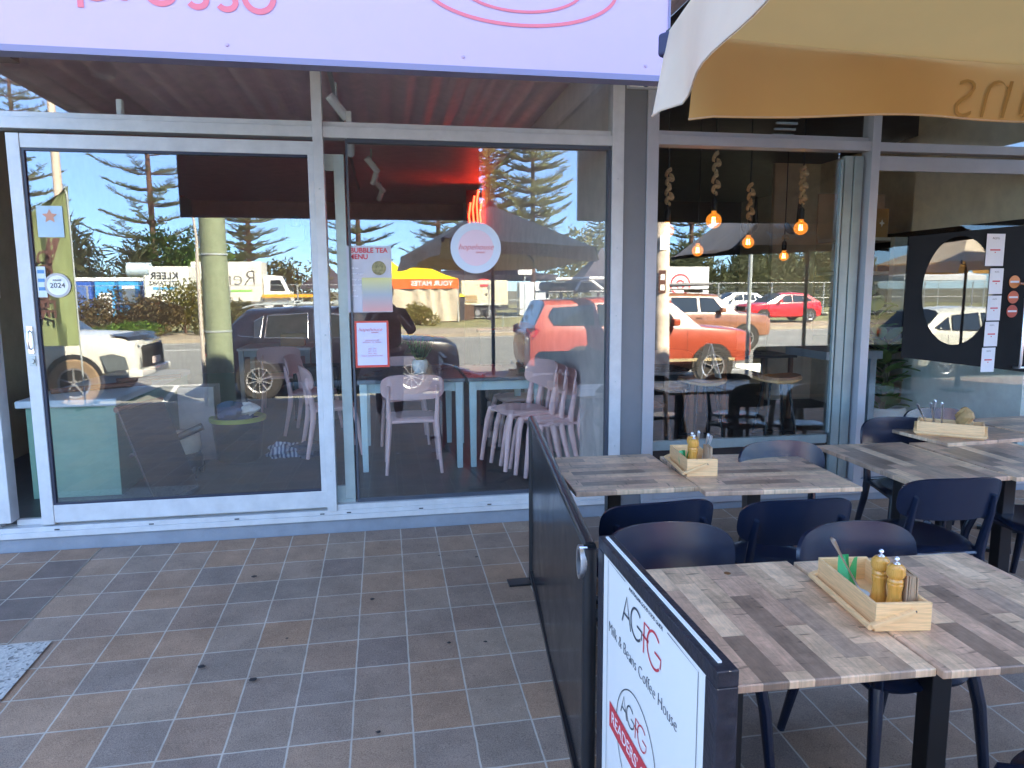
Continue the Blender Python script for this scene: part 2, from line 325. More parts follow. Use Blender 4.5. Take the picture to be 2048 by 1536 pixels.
# chewing-gum spots trodden flat on the pavers
mg = mat('dark_gum', (.03,.027,.027), .7)
sp = [(-.77,-.61,.017),(-.84,-1.51,.017),(-.6,-1.65,.018),(-.11,-1.,.013),(-.07,-2.09,.010),(.28,-.5,.008),(-.5,-1.33,.008),(.25,-1.5,.010),(.42,-1.52,.009),(-.42,-.3,.007),(.5,-.56,.009)]
for i, (x, y, r) in enumerate(sp):
    mb = MB(); n = 11; ring = [(x+r*(1+.22*random.uniform(-1,1))*math.cos(2*math.pi*k/n), y+r*.8*(1+.22*random.uniform(-1,1))*math.sin(2*math.pi*k/n)) for k in range(n)]
    mb.add([(a, c, pz(c)+.0125) for a, c in ring]+[(x, y, pz(y)+.0145)], [(k, (k+1) % n, n) for k in range(n)])
    lab = ['larger black gum spot nearest the sliding door', 'black gum spot at the lower left of the open pavers', 'large black gum spot right of another near the front left', 'dark gum spot midway between door and barrier'][i] if i < 4 else 'tiny black gum speck on the brown pavers'
    o = mb.build('gum_spot', mg); tag(o, lab, 'gum spot', 'gum spots on the pavers')
for i, (x, y) in enumerate([(-.85,-2.62),(.09,-2.62)]):
    mb = MB(); n = 9; mb.add([(x+.022*math.cos(2*math.pi*k/n)*(1+.5*random.random()), y+.012*math.sin(2*math.pi*k/n), pz(y)+.012) for k in range(n)]+[(x, y, pz(y)+.02)], [(k, (k+1) % n, n) for k in range(n)])
    tag(mb.build('fallen_petal', M['paper']), ['pale scrap at the front edge of the pavers, left one', 'pale scrap at the front edge of the pavers, nearer the barrier'][i], 'scrap', 'pale scraps on the pavers')
mk = mat('kerb_concrete', (.3,.29,.27), .8, var=.2, bump=.3)
mb = MB(); mb.box(-60, 60, -7.95, -7.75, ROAD-.1, pz(-7.75)+.001); struct(mb.build('kerb', mk, bevel=.02))
asph = mat('asphalt', (.20,.20,.18), .85, var=.2, scale=1.2, bump=.4, bscale=180)
mb = MB(); mb.quad((-70,-40,ROAD),(70,-40,ROAD),(70,-7.9,ROAD),(-70,-7.9,ROAD)); struct(mb.build('road', asph))
mw = mat('road_paint', (.65,.65,.62), .7, var=.15, scale=8)
def fk(x): return -24.7-.15*x*.55        # far kerb line
mb = MB()
for k in range(-6, 8): mb.box(k*6.2-1.2, k*6.2+2.0, -20.65, -20.52, ROAD, ROAD+.004)
mb.add([(x, fk(x)+o, ROAD+.004) for x in (-60, 60) for o in (.62, .75)], [(0,1,3,2)])
mb.box(-60, 60, -11.1, -11.0, ROAD, ROAD+.0041)
for x in (-3.9, 1.95, 7.9, 14, 20, -9.6): mb.add([(x-.45,-11.0,ROAD+.0045),(x-.35,-11.0,ROAD+.0045),(x+.05,-8.7,ROAD+.0045),(x-.05,-8.7,ROAD+.0045)], [(0,1,2,3)])
struct(mb.build('road_markings', mw, fix=False))
mb = MB(); mb.add([(x, fk(x)+o, z) for x in (-60, 60) for o, z in ((0,ROAD-.1),(0,ROAD+.14),(-.2,ROAD+.15),(-3.2,ROAD+.2))], [(0,1,5,4),(1,2,6,5),(2,3,7,6)]); struct(mb.build('far_footpath', mat('dusty_path', (.30,.25,.18), .9, var=.25, scale=1.5)))
vm_ = mat('dry_grass', (.20,.19,.08), .9, var=.4, scale=1.1, bump=.5)
mb = MB(); mb.add([(x, fk(x)+o, z) for x in (-60, 60) for o, z in ((-3.2,ROAD+.2),(-9,-.12),(-45,-.1))], [(0,1,4,3),(1,2,5,4)]); struct(mb.build('grass_verge', vm_))
mb = MB(); mb.quad((-900,-900,-.6),(900,-900,-.6),(900,900,-.6),(-900,900,-.6)); struct(mb.build('ground', mat('coastal_ground', (.13,.12,.07), .95, var=.3, scale=.05)))

# ------------------------------------------------------------------ left shop
LX0, LX1 = -3.3, 1.58
shop = thing('cafe_building', 'small cafe with pink chairs behind aluminium sliding glass doors under a lavender sign', 'cafe', (-.85,0,0))
def P(mb, name, m, par, **k):       # build in world coordinates under a parent whose origin is only translated
    o = mb.build(name, m, par, **k); o.matrix_parent_inverse = Matrix.Translation(-Vector(par.location)); return o
floorm = gridmat('interior_floor_tiles', .3, .3, .1, .1, [(.065,.066,.072),(.075,.073,.078),(.058,.06,.066)], (.10,.10,.105), gw=.005, bump=.1, rough=.4, speck=.1)
mb = MB(); mb.box(LX0-.1, 1.64, .1, 9, 0, .1); P(mb, 'floor', floorm, shop)
mb = MB(); mb.box(LX0-.1, LX0, .1, 9, .1, 3.2); P(mb, 'wall', mat('olive_green_wall', (.36,.38,.27), .7), shop)
mb = MB(); mb.box(LX0, 1.5, 9, 9.1, .1, 3.2); P(mb, 'wall', mat('plum_back_wall', (.50,.30,.30), .7), shop)
m_ceil = mat('mauve_ceiling', (.90,.62,.64), .5); mb = MB(); mb.grid([[(LX0+4.8*i/190, y, 3.19+.016*math.cos(2*math.pi*(4.8*i/190)/.2)) for y in (.1,3.0)] for i in range(191)]); P(mb, 'reflection_rib_ceiling', m_ceil, shop, smooth=True, solid=.01)  # ribs added at the front to stand for the awning's reflection
mb = MB(); mb.box(LX0, 1.5, 3.0, 9, 3.17, 3.21); P(mb, 'ceiling', m_ceil, shop)
mb = MB(); mb.box(1.5, 1.64, .1, 9, .1, 3.2); P(mb, 'wall', mat('mauve_party_wall', (.7,.62,.58), .7), shop)
# upper storey and parapet above the awning (its shade covers the footpath)
mb = MB(); mb.box(-14, 16, 0.0, .1, 3.26, 7.7); mb.box(-14, 16, .1, 9.2, 7.5, 7.7); mb.box(-14, 16, 9.2, 9.3, 0, 7.7); mb.box(-14, -13.9, .1, 9.2, 0, 7.5); mb.box(15.9, 16, .1, 9.2, 0, 7.5); mb.box(-13.9,-3.45,0,.1,0,3.26); mb.box(6.6,15.9,0,.1,0,3.26)
P(mb, 'upper_wall', mat('render_wall', (.35,.33,.31), .8, bump=.2), shop)
mb = MB(); mb.box(-3.45, 1.58, .012, .1, -.05, .088); P(mb, 'plinth', M['plinth'], shop, bevel=.004)
mb = MB(); mb.box(1.58, 1.74, .006, .14, -.05, 3.26); P(mb, 'pillar', M['grey'], shop, bevel=.004)
fr = MB()      # fixed frame
fr.box(-3.4, -2.27, -.004, .1, .09, 3.26) if False else None
fr.box(-2.34, -2.27, -.004, .1, .19, 2.51); fr.box(-2.34, -2.30, .001, .1, 2.58, 3.26)
fr.box(-3.45, 1.58, -.012, .1, .09, .125); fr.box(-3.45, 1.58, -.004, .1, .1255, .155)
fr.box(-3.45,-2.34,0,.1,.155,.19); fr.box(-.345, 1.50, .0, .1, .155, .19); fr.box(-2.27,-.40,.062,.1,.155,.19)
fr.box(-3.45, -.405, 0, .1, 2.51, 2.575); fr.box(-.345, 1.50, 0, .1, 2.51, 2.575); fr.box(-3.45,-.405,.03,.07,2.575,2.61); fr.box(-.345,1.5,.03,.07,2.575,2.61)
fr.box(-.405, -.345, -.01, .1, .15, 3.26); fr.box(1.50, 1.58, -.006, .1, .09, 3.26)
fr.box(-3.45,-3.38,0,.1,.19,2.51)
P(fr, 'frame', M['alu'], shop, bevel=.002, seg=1)
for x, zs in ((1.54,(.5,.95,1.4,1.85,2.3)),(-.375,(.42,1.3,2.2)),(-2.305,(.6,1.5,2.3))):
    for z in zs: mb = MB(); mb.lathe([(0,-.0035),(.004,-.0025),(.005,0)], (x,-.0065 if x > 0 else (-.0105 if x > -1 else -.0045),z), n=8, axis='y'); P(mb, 'screw', M['alu2'], shop)
# drain slots in the sill
for x in (-2.02,-1.48,-.97,-.44,-.27,.2,.66,1.1): mb = MB(); mb.box(x-.014, x+.014, -.0075, -.003, .132, .139); P(mb, 'drain_slot', M['dkgrey'], shop)
ib = MB(); ib.box(-.29,-.225,.05,.085,.19,2.42); ib.box(-.345,-.29,.05,.085,2.32,2.42); ib.box(-.345,-.29,.05,.085,.19,.30); ib.box(-.345,-.225,.047,.088,.19,.215)
P(ib, 'inner_frame', mat('pale_green_tinted_aluminium', (.36,.43,.42), .35, .1), shop, bevel=.002, seg=1)
mb = MB(); mb.box(-.214,-.2,.03,.05,.19,2.51); mb.box(-.2,1.5,.03,.06,.19,.215); mb.box(-.2,1.49,.01,.06,2.485,2.51); mb.box(1.478,1.5,.01,.06,.215,2.485)
P(mb, 'glazing_bead', mat('dark_glazing_bead', (.06,.07,.09), .4), shop)
mb = MB(); mb.box(-.197,1.478,.040,.046,.215,2.485); P(mb, 'window', M['glass'], shop)
mb = MB(); mb.box(-.343,-.29,.064,.070,.3,2.32); P(mb, 'window', M['glass'], shop)
mb = MB(); mb.box(-2.3,-.405,.047,.053,2.61,3.2); P(mb, 'transom_window', M['glass'], shop)
mb = MB(); mb.box(-.345,1.5,.047,.053,2.61,3.2); P(mb, 'transom_window', M['glass'], shop)
mb = MB(); mb.box(-3.38,-2.34,.047,.053,.19,2.51); P(mb, 'window', M['glass'], shop)
door = MB(); door.box(-2.105,-2.035,.004,.05,.165,2.485); door.box(-2.035,-.4055,.008,.046,2.405,2.485); door.box(-2.035,-.4055,.008,.046,.175,.285); door.box(-.44,-.4055,.006,.048,.285,2.405)
dd = P(door, 'sliding_door', M['alu'], shop, bevel=.003, seg=2)
def sub(mb, name, m, par, **k):
    o = mb.build(name, m, par, **k); o.matrix_parent_inverse = par.matrix_parent_inverse.copy() if False else Matrix.Identity(4)
    return o
mb = MB(); mb.box(-2.03,-.444,.024,.030,.289,2.401); sub(mb, 'pane', M['glass'], dd)
mb = MB(); mb.box(-2.035,-2.018,.012,.042,.285,2.405); mb.box(-2.018,-.44,.012,.042,2.39,2.405); mb.box(-2.018,-.44,.012,.042,.285,.297); sub(mb, 'gasket', mat('dark_gasket', (.02,.025,.05), .5), dd)
mb = MB(); mb.tube([(-2.07,-.002,1.245),(-2.07,-.03,1.255),(-2.07,-.035,1.3),(-2.07,-.03,1.345),(-2.07,-.002,1.355)], .007); mb.box(-2.085,-2.055,-.003,.004,1.22,1.38); sub(mb, 'handle', M['chrome'], dd, smooth=True)
mb = MB(); mb.lathe([(0,-.012),(.014,-.012),(.016,.004)], (-2.07,0,1.175), axis='y', n=16); mb.box(-2.087,-2.053,-.002,.004,1.145,1.205); sub(mb, 'lock', M['alu2'], dd)
# awning: corrugated soffit, beams; hung sign in front
mm = mat('plum_corrugated_steel', (.86,.66,.64), .5, var=.08)
aw = MB(); nx = 130; rows = []
for i in range(nx+1):
    x = -2.21+3.91*i/nx; z = 3.16+.02*math.cos(2*math.pi*(x)/.152)
    rows.append([(x, -.02, z), (x, -2.45, z-.02)])
aw.grid(rows); aw2 = MB(); aw2.box(-2.2,-1.99,-2.40,0,2.86,3.135); aw2.box(-2.1,1.7,-2.48,-2.40,3.0,3.13)
awn = thing('street_awning', 'plum corrugated steel awning over the footpath above the lavender sign', 'awning', (0,-1.2,3.1))
P(aw, 'corrugated_roof', mm, awn, smooth=True, solid=.004); P(aw2, 'edge_beam', mat('brown_fascia', (.20,.13,.11), .6), awn)
mb = MB(); mb.lathe([(.02,0),(.07,.01),(.085,.05),(.06,.1),(0,.11)], (-1.80,-.62,2.99), n=16); P(mb, 'lamp', M['alu2'], awn, smooth=True)
# sign
SY = -2.35
sg = thing('shop_sign', 'long lavender sign board with coral cafe lettering and a saucer drawing', 'sign', (-.43,SY,2.26))
mb = MB(); mb.box(-1.79,.925,SY,SY+.05,2.262,3.06)
m_face = mat('lavender_sign_face', (.51,.345,.49), .35, var=.012)
P(mb, 'board', m_face, sg)
mb = MB(); mb.box(-1.795,.93,SY-.004,SY+.056,2.246,2.264); mb.box(.923,.93,SY-.004,SY+.056,2.264,3.06); mb.box(-1.795,-1.788,SY-.004,SY+.056,2.264,3.06)
P(mb, 'trim', mat('purple_grey_trim', (.20,.17,.27), .4, var=0), sg)
mb = MB(); mb.box(-1.785,.92,SY+.051,SY+.058,2.265,3.055); P(mb, 'back_panel', mat('plum_back_panel', (.17,.095,.09), .5), sg)
def F(x, z): return (x, SY-.0025, z)
mb = MB(); h = .041; zb = 2.385; sw = .0165
def G(cx, pts): ribbon(mb, [(cx+a, zb+.003+.024*(-.335-cx)+b) for a, b in pts], sw, F)
# lower-case geometric letters of the word on the board: p r e s s o (e at left is out of the picture)
def e_(cx): G(cx, [(-h,h+.003),(h,h+.003)]); G(cx, arc(0,h,h,0,325,24))
def s_(cx): G(cx, [(a*1.2, b) for a, b in arc(0,.0605,.0205,28,262,16)+arc(0,.0195,.0205,82,-150,16)])
e_(-1.04); s_(-.93)
G(-.815, [(0,-.028),(0,.085)]); G(-.775, arc(0,h,h,0,360,24)); G(-.70, [(0,0),(0,.085)]); G(-.70, arc(.03,.052,.03,180,70,8)); e_(-.603); s_(-.505); s_(-.425); G(-.335, arc(0,h,h,0,360,26))
o = mb.build('lettering', M['signpink'], sg, fix=False); o.matrix_parent_inverse = Matrix.Translation(-Vector(sg.location))
mb = MB()
ribbon(mb, arc(.443,2.505,.305,0,360,72,.112), .0105, F, closed=True); ribbon(mb, arc(.443,2.515,.20,0,360,60,.082), .0085, F, closed=True)
ribbon(mb, [(.24,2.72),(.26,2.62),(.33,2.55),(.44,2.53),(.55,2.55),(.62,2.62),(.64,2.72)], .009, F)
o = mb.build('saucer_drawing', M['signpink'], sg, fix=False); o.matrix_parent_inverse = Matrix.Translation(-Vector(sg.location))
for x in (-1.28,-.43,.26,.85):
    mb = MB(); mb.lathe([(0,-.004),(.0045,-.003),(.0055,0)], (x,SY-.0005,2.292), axis='y', n=10); P(mb, 'screw', mat('mauve_screw', (.45,.3,.4), .4, var=0), sg)
# neighbour sign panel further along the awning, then one added to hide sky
mb = MB(); mb.box(1.93,4.8,-2.38,-2.33,2.26,3.06); o = mb.build('hanging_panel', mat('khaki_panel', (.34,.28,.20), .6, var=.1)); tag(o, 'plain khaki sign panel hung over the footpath beyond the beige parasol', 'signboard')
mb = MB(); mb.box(4.94,9.5,-2.38,-2.33,2.26,3.06); o = mb.build('hanging_panel', mat('khaki_panel_b', (.34,.28,.20), .6, var=.1)); tag(o, 'plain khaki sign panel at the far right, past the narrow strip of sky', 'signboard')
mb = MB(); mb.beam((4.2,-2.3,2.5),(4.9,-.4,3.1),.03,.03); tag(mb.build('stay_rod', M['black']), 'thin black stay rod reflected beside the narrow strip of sky', 'stay rod')

# ------------------------------------------------------------------ right shop
rs = thing('coffee_house_building', 'coffee house with globe bulbs and stools behind grey aluminium windows right of the pillar', 'coffee house', (3.5,0,0))
fr = MB()
fr.box(1.74,1.82,-.006,.1,.03,3.26); fr.box(1.82,3.39,0,.1,2.53,2.595); fr.box(1.82,3.39,.03,.07,2.595,2.625); fr.box(3.39,3.455,-.012,.1,.1,3.26)
fr.box(3.455,6.6,0,.1,2.53,2.59); fr.box(1.82,3.39,.0,.1,.1,.16); fr.box(3.455,6.6,0,.1,.1,.16); fr.box(1.74,6.6,-.012,.1,.055,.0995); fr.box(6.5,6.6,0,.1,.16,2.53)
P(fr, 'frame', mat('grey_aluminium', (.40,.40,.42), .38, .05, var=.06), rs, bevel=.002, seg=1)
mb = MB(); mb.box(1.76,6.6,.012,.1,-.05,.054); P(mb, 'plinth', M['plinth'], rs)
ib = MB(); ib.box(3.19,3.205,.03,.06,.52,2.47); ib.box(3.225,3.29,.045,.09,.16,2.50); ib.box(3.30,3.37,.045,.09,.16,2.50); ib.box(1.82,3.19,.04,.09,.44,.505)
P(ib, 'inner_frame', mat('grey_green_aluminium', (.27,.33,.32), .35, .1), rs, bevel=.002, seg=1)
mb = MB(); mb.box(1.822,3.19,.06,.066,.505,2.53); P(mb, 'window', M['glass2'], rs)
mb = MB(); mb.box(1.822,3.19,.06,.07,.16,.44); P(mb, 'lower_panel', mat('dark_panel', (.02,.018,.018), .4), rs)
mb = MB(); mb.box(1.82,3.39,.047,.053,2.625,3.2); P(mb, 'transom_window', M['glass2'], rs)
mb = MB(); mb.box(3.455,6.5,.047,.053,2.59,3.2); P(mb, 'transom_window', M['glass'], rs)
dm = MB(); dm.box(3.462,4.95,.01,.045,2.40,2.50); dm.box(4.95,5.03,.008,.047,.17,2.50); dm.box(3.462,4.95,.01,.045,.17,.26)
dr = P(dm, 'sliding_door', mat('grey_aluminium_door', (.36,.36,.38), .38, .05, var=.06), rs, bevel=.003)
mb = MB(); mb.box(3.462,4.95,.024,.030,.26,2.40); sub(mb, 'pane', glassmat('door_glass', .03), dr)
# black film added over the door glass to stop reflections, oval left clear
cx, cz, rx, rz = 4.19, 1.55, .30, .40
out = []; inn = []; n = 300
x0, x1 = 3.72, 4.95
def edge(th):
    c, s = math.cos(th), math.sin(th); t_ = []
    if c > 0: t_.append((x1-cx)/c)
    if c < 0: t_.append((x0+.03-cx)/c)
    # top line z = 1.94+.093*(x-3.72); bottom line z = 1.06-.128*(x-3.79)
    d = s-.093*c
    if d > 0: t_.append((1.94+.093*(cx-3.72)-cz)/d)
    d = s+.128*c
    if d < 0: t_.append((1.06-.128*(cx-3.79)-cz)/d)
    q = min(v for v in t_ if v > 0); return (cx+q*c, cz+q*s)
mb = MB(); P1 = []; P2 = []
for k in range(n):
    th = 2*math.pi*k/n; P1.append((cx+rx*math.cos(th), cz+rz*math.sin(th))); P2.append(edge(th))
vs = [(a, .0225, c) for a, c in P1]+[(a, .0225, c) for a, c in P2]; fs = [(k, (k+1) % n, n+(k+1) % n, n+k) for k in range(n)]
mb.add(vs, fs); sub(mb, 'masking_film', mat('matt_black_film', (.006,.007,.008), .75, var=.1, spec=.2), dr)
mb = MB(); mb.lathe([(0,0),(1,0)], (0,0,0), n=48, axis='y', cap=False)
o = mb.build('oval_opening', glassmat('tinted_clear_glass', .06), dr, fix=False); o.scale = (rx,1,rz); o.location = (cx,.0215,cz)
mb = MB(); zz = [1.02,1.6]; mb.tube([(4.72,.02,1.60),(4.72,-.035,1.60),(4.72,-.04,1.58),(4.72,-.04,1.0),(4.72,-.035,.97),(4.72,.02,.97)], .011); mb.tube([(4.72,-.035,.97),(4.83,-.035,.97)], .009); mb.tube([(4.72,-.035,1.6),(4.83,-.035,1.6)], .009); mb.tube([(4.83,-.04,1.62),(4.83,-.04,.95)], .011)
sub(mb, 'handle', M['chrome'], dr, smooth=True)
# interior shell
dk = mat('black_painted_ceiling', (.012,.012,.014), .6)
mb = MB(); mb.box(1.70,6.5,.1,8,0,.1); P(mb, 'floor', mat('dark_shop_floor', (.06,.05,.045), .4), rs)
mb = MB(); mb.box(1.64,6.6,.1,8,3.16,3.22); P(mb, 'ceiling', dk, rs)
mb = MB(); mb.box(1.64,1.70,.14,8,.1,3.16); mb.box(1.7,6.6,8,8.1,0,3.2); P(mb, 'wall', mat('dark_brown_wall', (.05,.035,.028), .7), rs)
cw = MB(); cw.box(4.9,4.96,.1,1.42,2.1,3.16); P(cw, 'side_wall', mat('cream_wall', (.82,.74,.56), .7), rs)
cw = MB(); cw.box(4.9,4.96,.1,1.42,.1,.96); P(cw, 'side_wall', mat('pale_green_wall', (.75,.82,.76), .6), rs)
cw = MB(); cw.box(4.902,4.958,.1,2.6,.96,2.1); P(cw, 'side_wall', mat('black_wall_band', (.008,.008,.01), .8, spec=.1), rs)
cw = MB(); cw.box(5.6,5.66,.1,4,.1,3.16); cw.box(4.96,5.6,4,4.06,.1,3.16); P(cw, 'back_wall', mat('cream_back_wall', (.82,.76,.6), .7), rs)
# ridged vent near the soffit
for k in range(5):
    mb = MB(); mb.box(3.02+.015*k,3.2+.015*k,.7,.72,2.72+.045*k,2.735+.045*k); P(mb, 'vent_blade', M['alu2'], rs)
# soffit light fitting at the pillar head
sf = thing('security_sensor', 'white and blue sensor box fixed at the head of the grey pillar', 'sensor', (1.69,-.03,2.905))
mb = MB(); mb.box(-.10,.11,-.03,.03,-.035,.03); mb.build('housing', M['white'], sf, bevel=.006)
mb = MB(); mb.lathe([(.035,0),(.033,-.012),(.02,-.02),(0,-.022)], (0.01,-.03,0), n=20, axis='y'); mb.build('lens', mat('blue_lens', (.01,.04,.12), .2), sf, smooth=True)
# second soffit piece over the right shop
mb = MB(); mb.box(1.701,6.8,-2.45,-.01,3.12,3.16); tag(mb.build('awning_soffit', mat('dark_soffit', (.03,.025,.025), .6)), 'dark flat awning soffit over the coffee house entrance', 'awning')
# ------------------------------------------------------------------ bistro chair (sitter faces local +y)
def superpt(u, v, p=2.6):
    # map square (-1..1)^2 to a rounded stadium-like patch
    k = (abs(u)**p+abs(v)**p)**(1/p); mx = max(abs(u), abs(v)); s = mx/k if k > 1e-6 else 1
    return u*s, v*s
def chair(name, label, cat, m, group=None):
    t = thing(name, label, cat, group=group)
    # backrest band
    P_ = []
    for i in range(25):
        row = []
        for j in range(11):
            u, v = superpt(-1+i/12, -1+j/5, 3.2); a = u*R(56)
            x = .302*math.sin(a); y = -.262+.302*(1-math.cos(a))*.52-.018*v; row.append((x, y, .703+.103*v+.008*(1-u*u)))
        P_.append(row)
    mb = MB(); mb.grid(P_); o = mb.build('backrest', m, t, smooth=True, solid=.014); 
    # seat
    P_ = []
    for i in range(17):
        row = []
        for j in range(17):
            u, v = superpt(-1+i/8, -1+j/8, 3.0); d = math.sqrt(u*u+v*v)
            row.append((u*(.215-.012*v), v*.205-.005, .448-.012*math.cos(min(1, d)*1.57)+(.0 if d < .9 else -.02*(d-.9)*6)))
        P_.append(row)
    mb = MB(); mb.grid(P_); mb.build('seat', m, t, smooth=True, solid=.016)
    for s in (-1, 1):
        mb = MB(); mb.tube([(s*.225,.225,0),(s*.215,.205,.15),(s*.2,.18,.33),(s*.186,.155,.425),(s*.15,.12,.44)], [.0165,.019,.023,.025,.02], 10, sx=.85)
        mb.build('leg', m, t, smooth=True)
        mb = MB(); mb.tube([(s*.222,-.262,0),(s*.21,-.232,.15),(s*.196,-.2,.32),(s*.19,-.193,.42),(s*.195,-.205,.52),(s*.197,-.228,.63),(s*.19,-.242,.72)], [.0165,.020,.025,.027,.023,.019,.014], 10, sx=.8)
        mb.build('leg', m, t, smooth=True)
    mb = MB(); mb.tube([(-.188,.15,.425),(-.19,-.19,.425)], .014, 8); mb.tube([(.188,.15,.425),(.19,-.19,.425)], .014, 8); mb.tube([(-.19,-.19,.42),(0,-.2,.425),(.19,-.19,.42)], .014, 8)
    mb.build('seat_rail', m, t, smooth=True)
    return t
nv = chair('bistro_chair', 'navy bistro chair', 'chair', M['navy'], 'navy bistro chairs at the outdoor tables')
def nav(x, y, rz, lab, first=False):
    loc = (x, y, pz(y)+.001)
    # tilt with the crossfall of the footpath
    rot = Euler((math.atan(.0447), 0, 0)).to_matrix() @ Euler((0,0,rz)).to_matrix(); e = rot.to_euler()
    if first: nv.location = loc; nv.rotation_euler = e; nv['label'] = lab; return nv
    return dup(nv, loc, rot=e, label=lab)
nav(1.08,-1.70,R(3), 'navy chair beside the black barrier, seen from behind at the pillar table', True)
nav(1.68,-1.77,R(-2), 'navy chair seen from behind, right of the one beside the black barrier')
nav(2.55,-1.63,R(-4), 'navy chair seen from behind at the table in front of the grey entrance')
nav(.99,-2.46,R(178), 'navy chair with a white scratch on its rounded back, just behind the white signboard')
nav(1.69,-2.57,R(183), 'navy chair facing the nearest table, directly behind its peppermill box')
nav(2.06,-1.42,R(181), 'navy chair between the second table and the window with the wooden stools')
nav(3.06,-1.00,R(166), 'navy chair in front of the white plant pot beside the grey entrance mullion')
nav(3.52,-.80,R(176), 'navy chair nearest the black oval door, beyond the farthest condiment box')
nav(3.32,-1.52,R(5), 'navy chair cut by the right picture edge, behind the third table')
nav(1.80,-3.27,R(2), 'navy chair in the bottom right corner, nearest of all the chairs')
nav(2.35,-2.95,R(80), 'navy chair pushed in at the far right end of the nearest table')
# ------------------------------------------------------------------ outdoor tables
PY = [plankmat('reclaimed_plank_laminate_a', 'y', .068, .36, 3.3), plankmat('reclaimed_plank_laminate_b', 'x', .066, .36, 8.1), plankmat('reclaimed_plank_laminate_c', 'y', .07, .38, 5.7), plankmat('reclaimed_plank_laminate_d', 'x', .07, .4, 12.2)]
def table(x, y, w_, d_, rz, m, z, lab, feet=(0, 0)):
    t = thing('cafe_table', lab, 'table', (x, y, pz(y)), rz, 'plank topped tables outside the coffee house')
    mb = MB(); zt = z-pz(y); mb.box(-w_/2, w_/2, -d_/2, d_/2, zt-.022, zt); mb.build('tabletop', m, t, bevel=.0035)
    mb = MB(); mb.box(-.034+feet[0], .034+feet[0], -.034+feet[1], .034+feet[1], .012, zt-.03); mb.build('pedestal', M['black'], t, bevel=.004)
    for a in (45, 135):
        mb = MB(); ca, sa = math.cos(R(a)), math.sin(R(a)); mb.beam((-.25*ca+feet[0],-.25*sa+feet[1],zt-.0375),(.25*ca+feet[0],.25*sa+feet[1],zt-.0375),.04,.028); mb.build('top_bracket', M['black'], t)
    for a in (45, 135, 225, 315):
        mb = MB(); ca, sa = math.cos(R(a)), math.sin(R(a)); mb.beam((feet[0]+.03*ca,feet[1]+.03*sa,.03),(feet[0]+.3*ca,feet[1]+.3*sa,.018),.05,.022); mb.build('foot', M['black'], t, bevel=.003)
    return t
table(1.07,-2.79,.59,.735,R(-2),PY[0],.622,'plank table nearest the camera on the left, beside the white signboard', (-.06,.05))
table(1.70,-2.84,.66,.735,R(-3),PY[0],.626,'nearest plank table on the right, carrying the box with two peppermills', (-.02,.04))
table(1.125,-1.30,.58,.68,R(-2),PY[1],.672,'plank table in front of the grey pillar, against the black barrier', (-.02,0))
table(1.79,-1.43,.74,.70,R(-5),PY[1],.676,'plank table in the second row, right of the pillar, with the single peppermill box')
table(2.67,-1.40,.54,.78,R(-2),PY[2],.682,'plank table before the entrance mullion in the back row, left of its neighbour')
table(3.24,-1.46,.58,.78,R(-4),PY[2],.684,'plank table at the right picture edge, joined to the one before the entrance')
table(3.42,-.86,.66,.62,R(4),PY[3],.704,'farthest plank table near the oval door, carrying the box with bread wrap')
table(4.1,-.84,.62,.62,R(3),PY[3],.702,'last plank table in the back row, half outside the right picture edge')
# copper coin-like stain on the nearest table
mb = MB(); mb.lathe([(0,.0012),(.011,.001),(.012,0)], (1.118,-2.50,.6225), n=14); tag(mb.build('table_stud', mat('copper_stud', (.35,.16,.06), .4, .6)), 'small copper disc on the nearest plank table beside the signboard', 'stud')
# ------------------------------------------------------------------ condiment boxes
pine = mat('pale_pine', (.92,.58,.28), .5, var=.16, scale=3, stretch=(5,5,70)); pine2 = mat('golden_varnished_wood', (.75,.36,.07), .28, var=.14, scale=3, stretch=(40,40,3), coat=.4)
def caddy(loc, rz, lab, L=.33, W=.155, H=.085):
    t = thing('condiment_box', lab, 'condiment box', loc, rz, 'pine condiment boxes on the outdoor tables')
    mb = MB(); mb.box(-W/2,W/2,-L/2,-L/2+.011,0,H); mb.box(-W/2,W/2,L/2-.011,L/2,0,H); mb.box(-W/2,-W/2+.009,-L/2+.0112,L/2-.0112,0,H-.003); mb.box(W/2-.009,W/2,-L/2+.0112,L/2-.0112,0,H-.003); mb.box(-W/2+.0092,W/2-.0092,-L/2+.0112,L/2-.0112,.002,.009)
    mb.build('box', pine, t, bevel=.0015)
    h = MB()
    for s in (-1, 1):
        yy = s*(L/2+.0065); h.beam((W/2-.055,yy,.062),(-W/2-.016,yy,.020),.011,.02,up=(0,1,0))
    h.tube([(-W/2-.018,-L/2-.01,.018),(-W/2-.018,L/2+.01,.018)], .009, 10)
    h.build('handle', pine, t, bevel=.002)
    for s in (-1, 1):
        mb = MB(); mb.lathe([(0,-.001),(.0045,0)], (W/2-.055, s*(L/2+.0135), .062), n=8, axis='y'); mb.build('screw', M['dkgrey'], t)
    return t
def onbox(loc, rz, dx, dy, dz):
    c, s = math.cos(rz), math.sin(rz); return (loc[0]+dx*c-dy*s, loc[1]+dx*s+dy*c, loc[2]+dz)
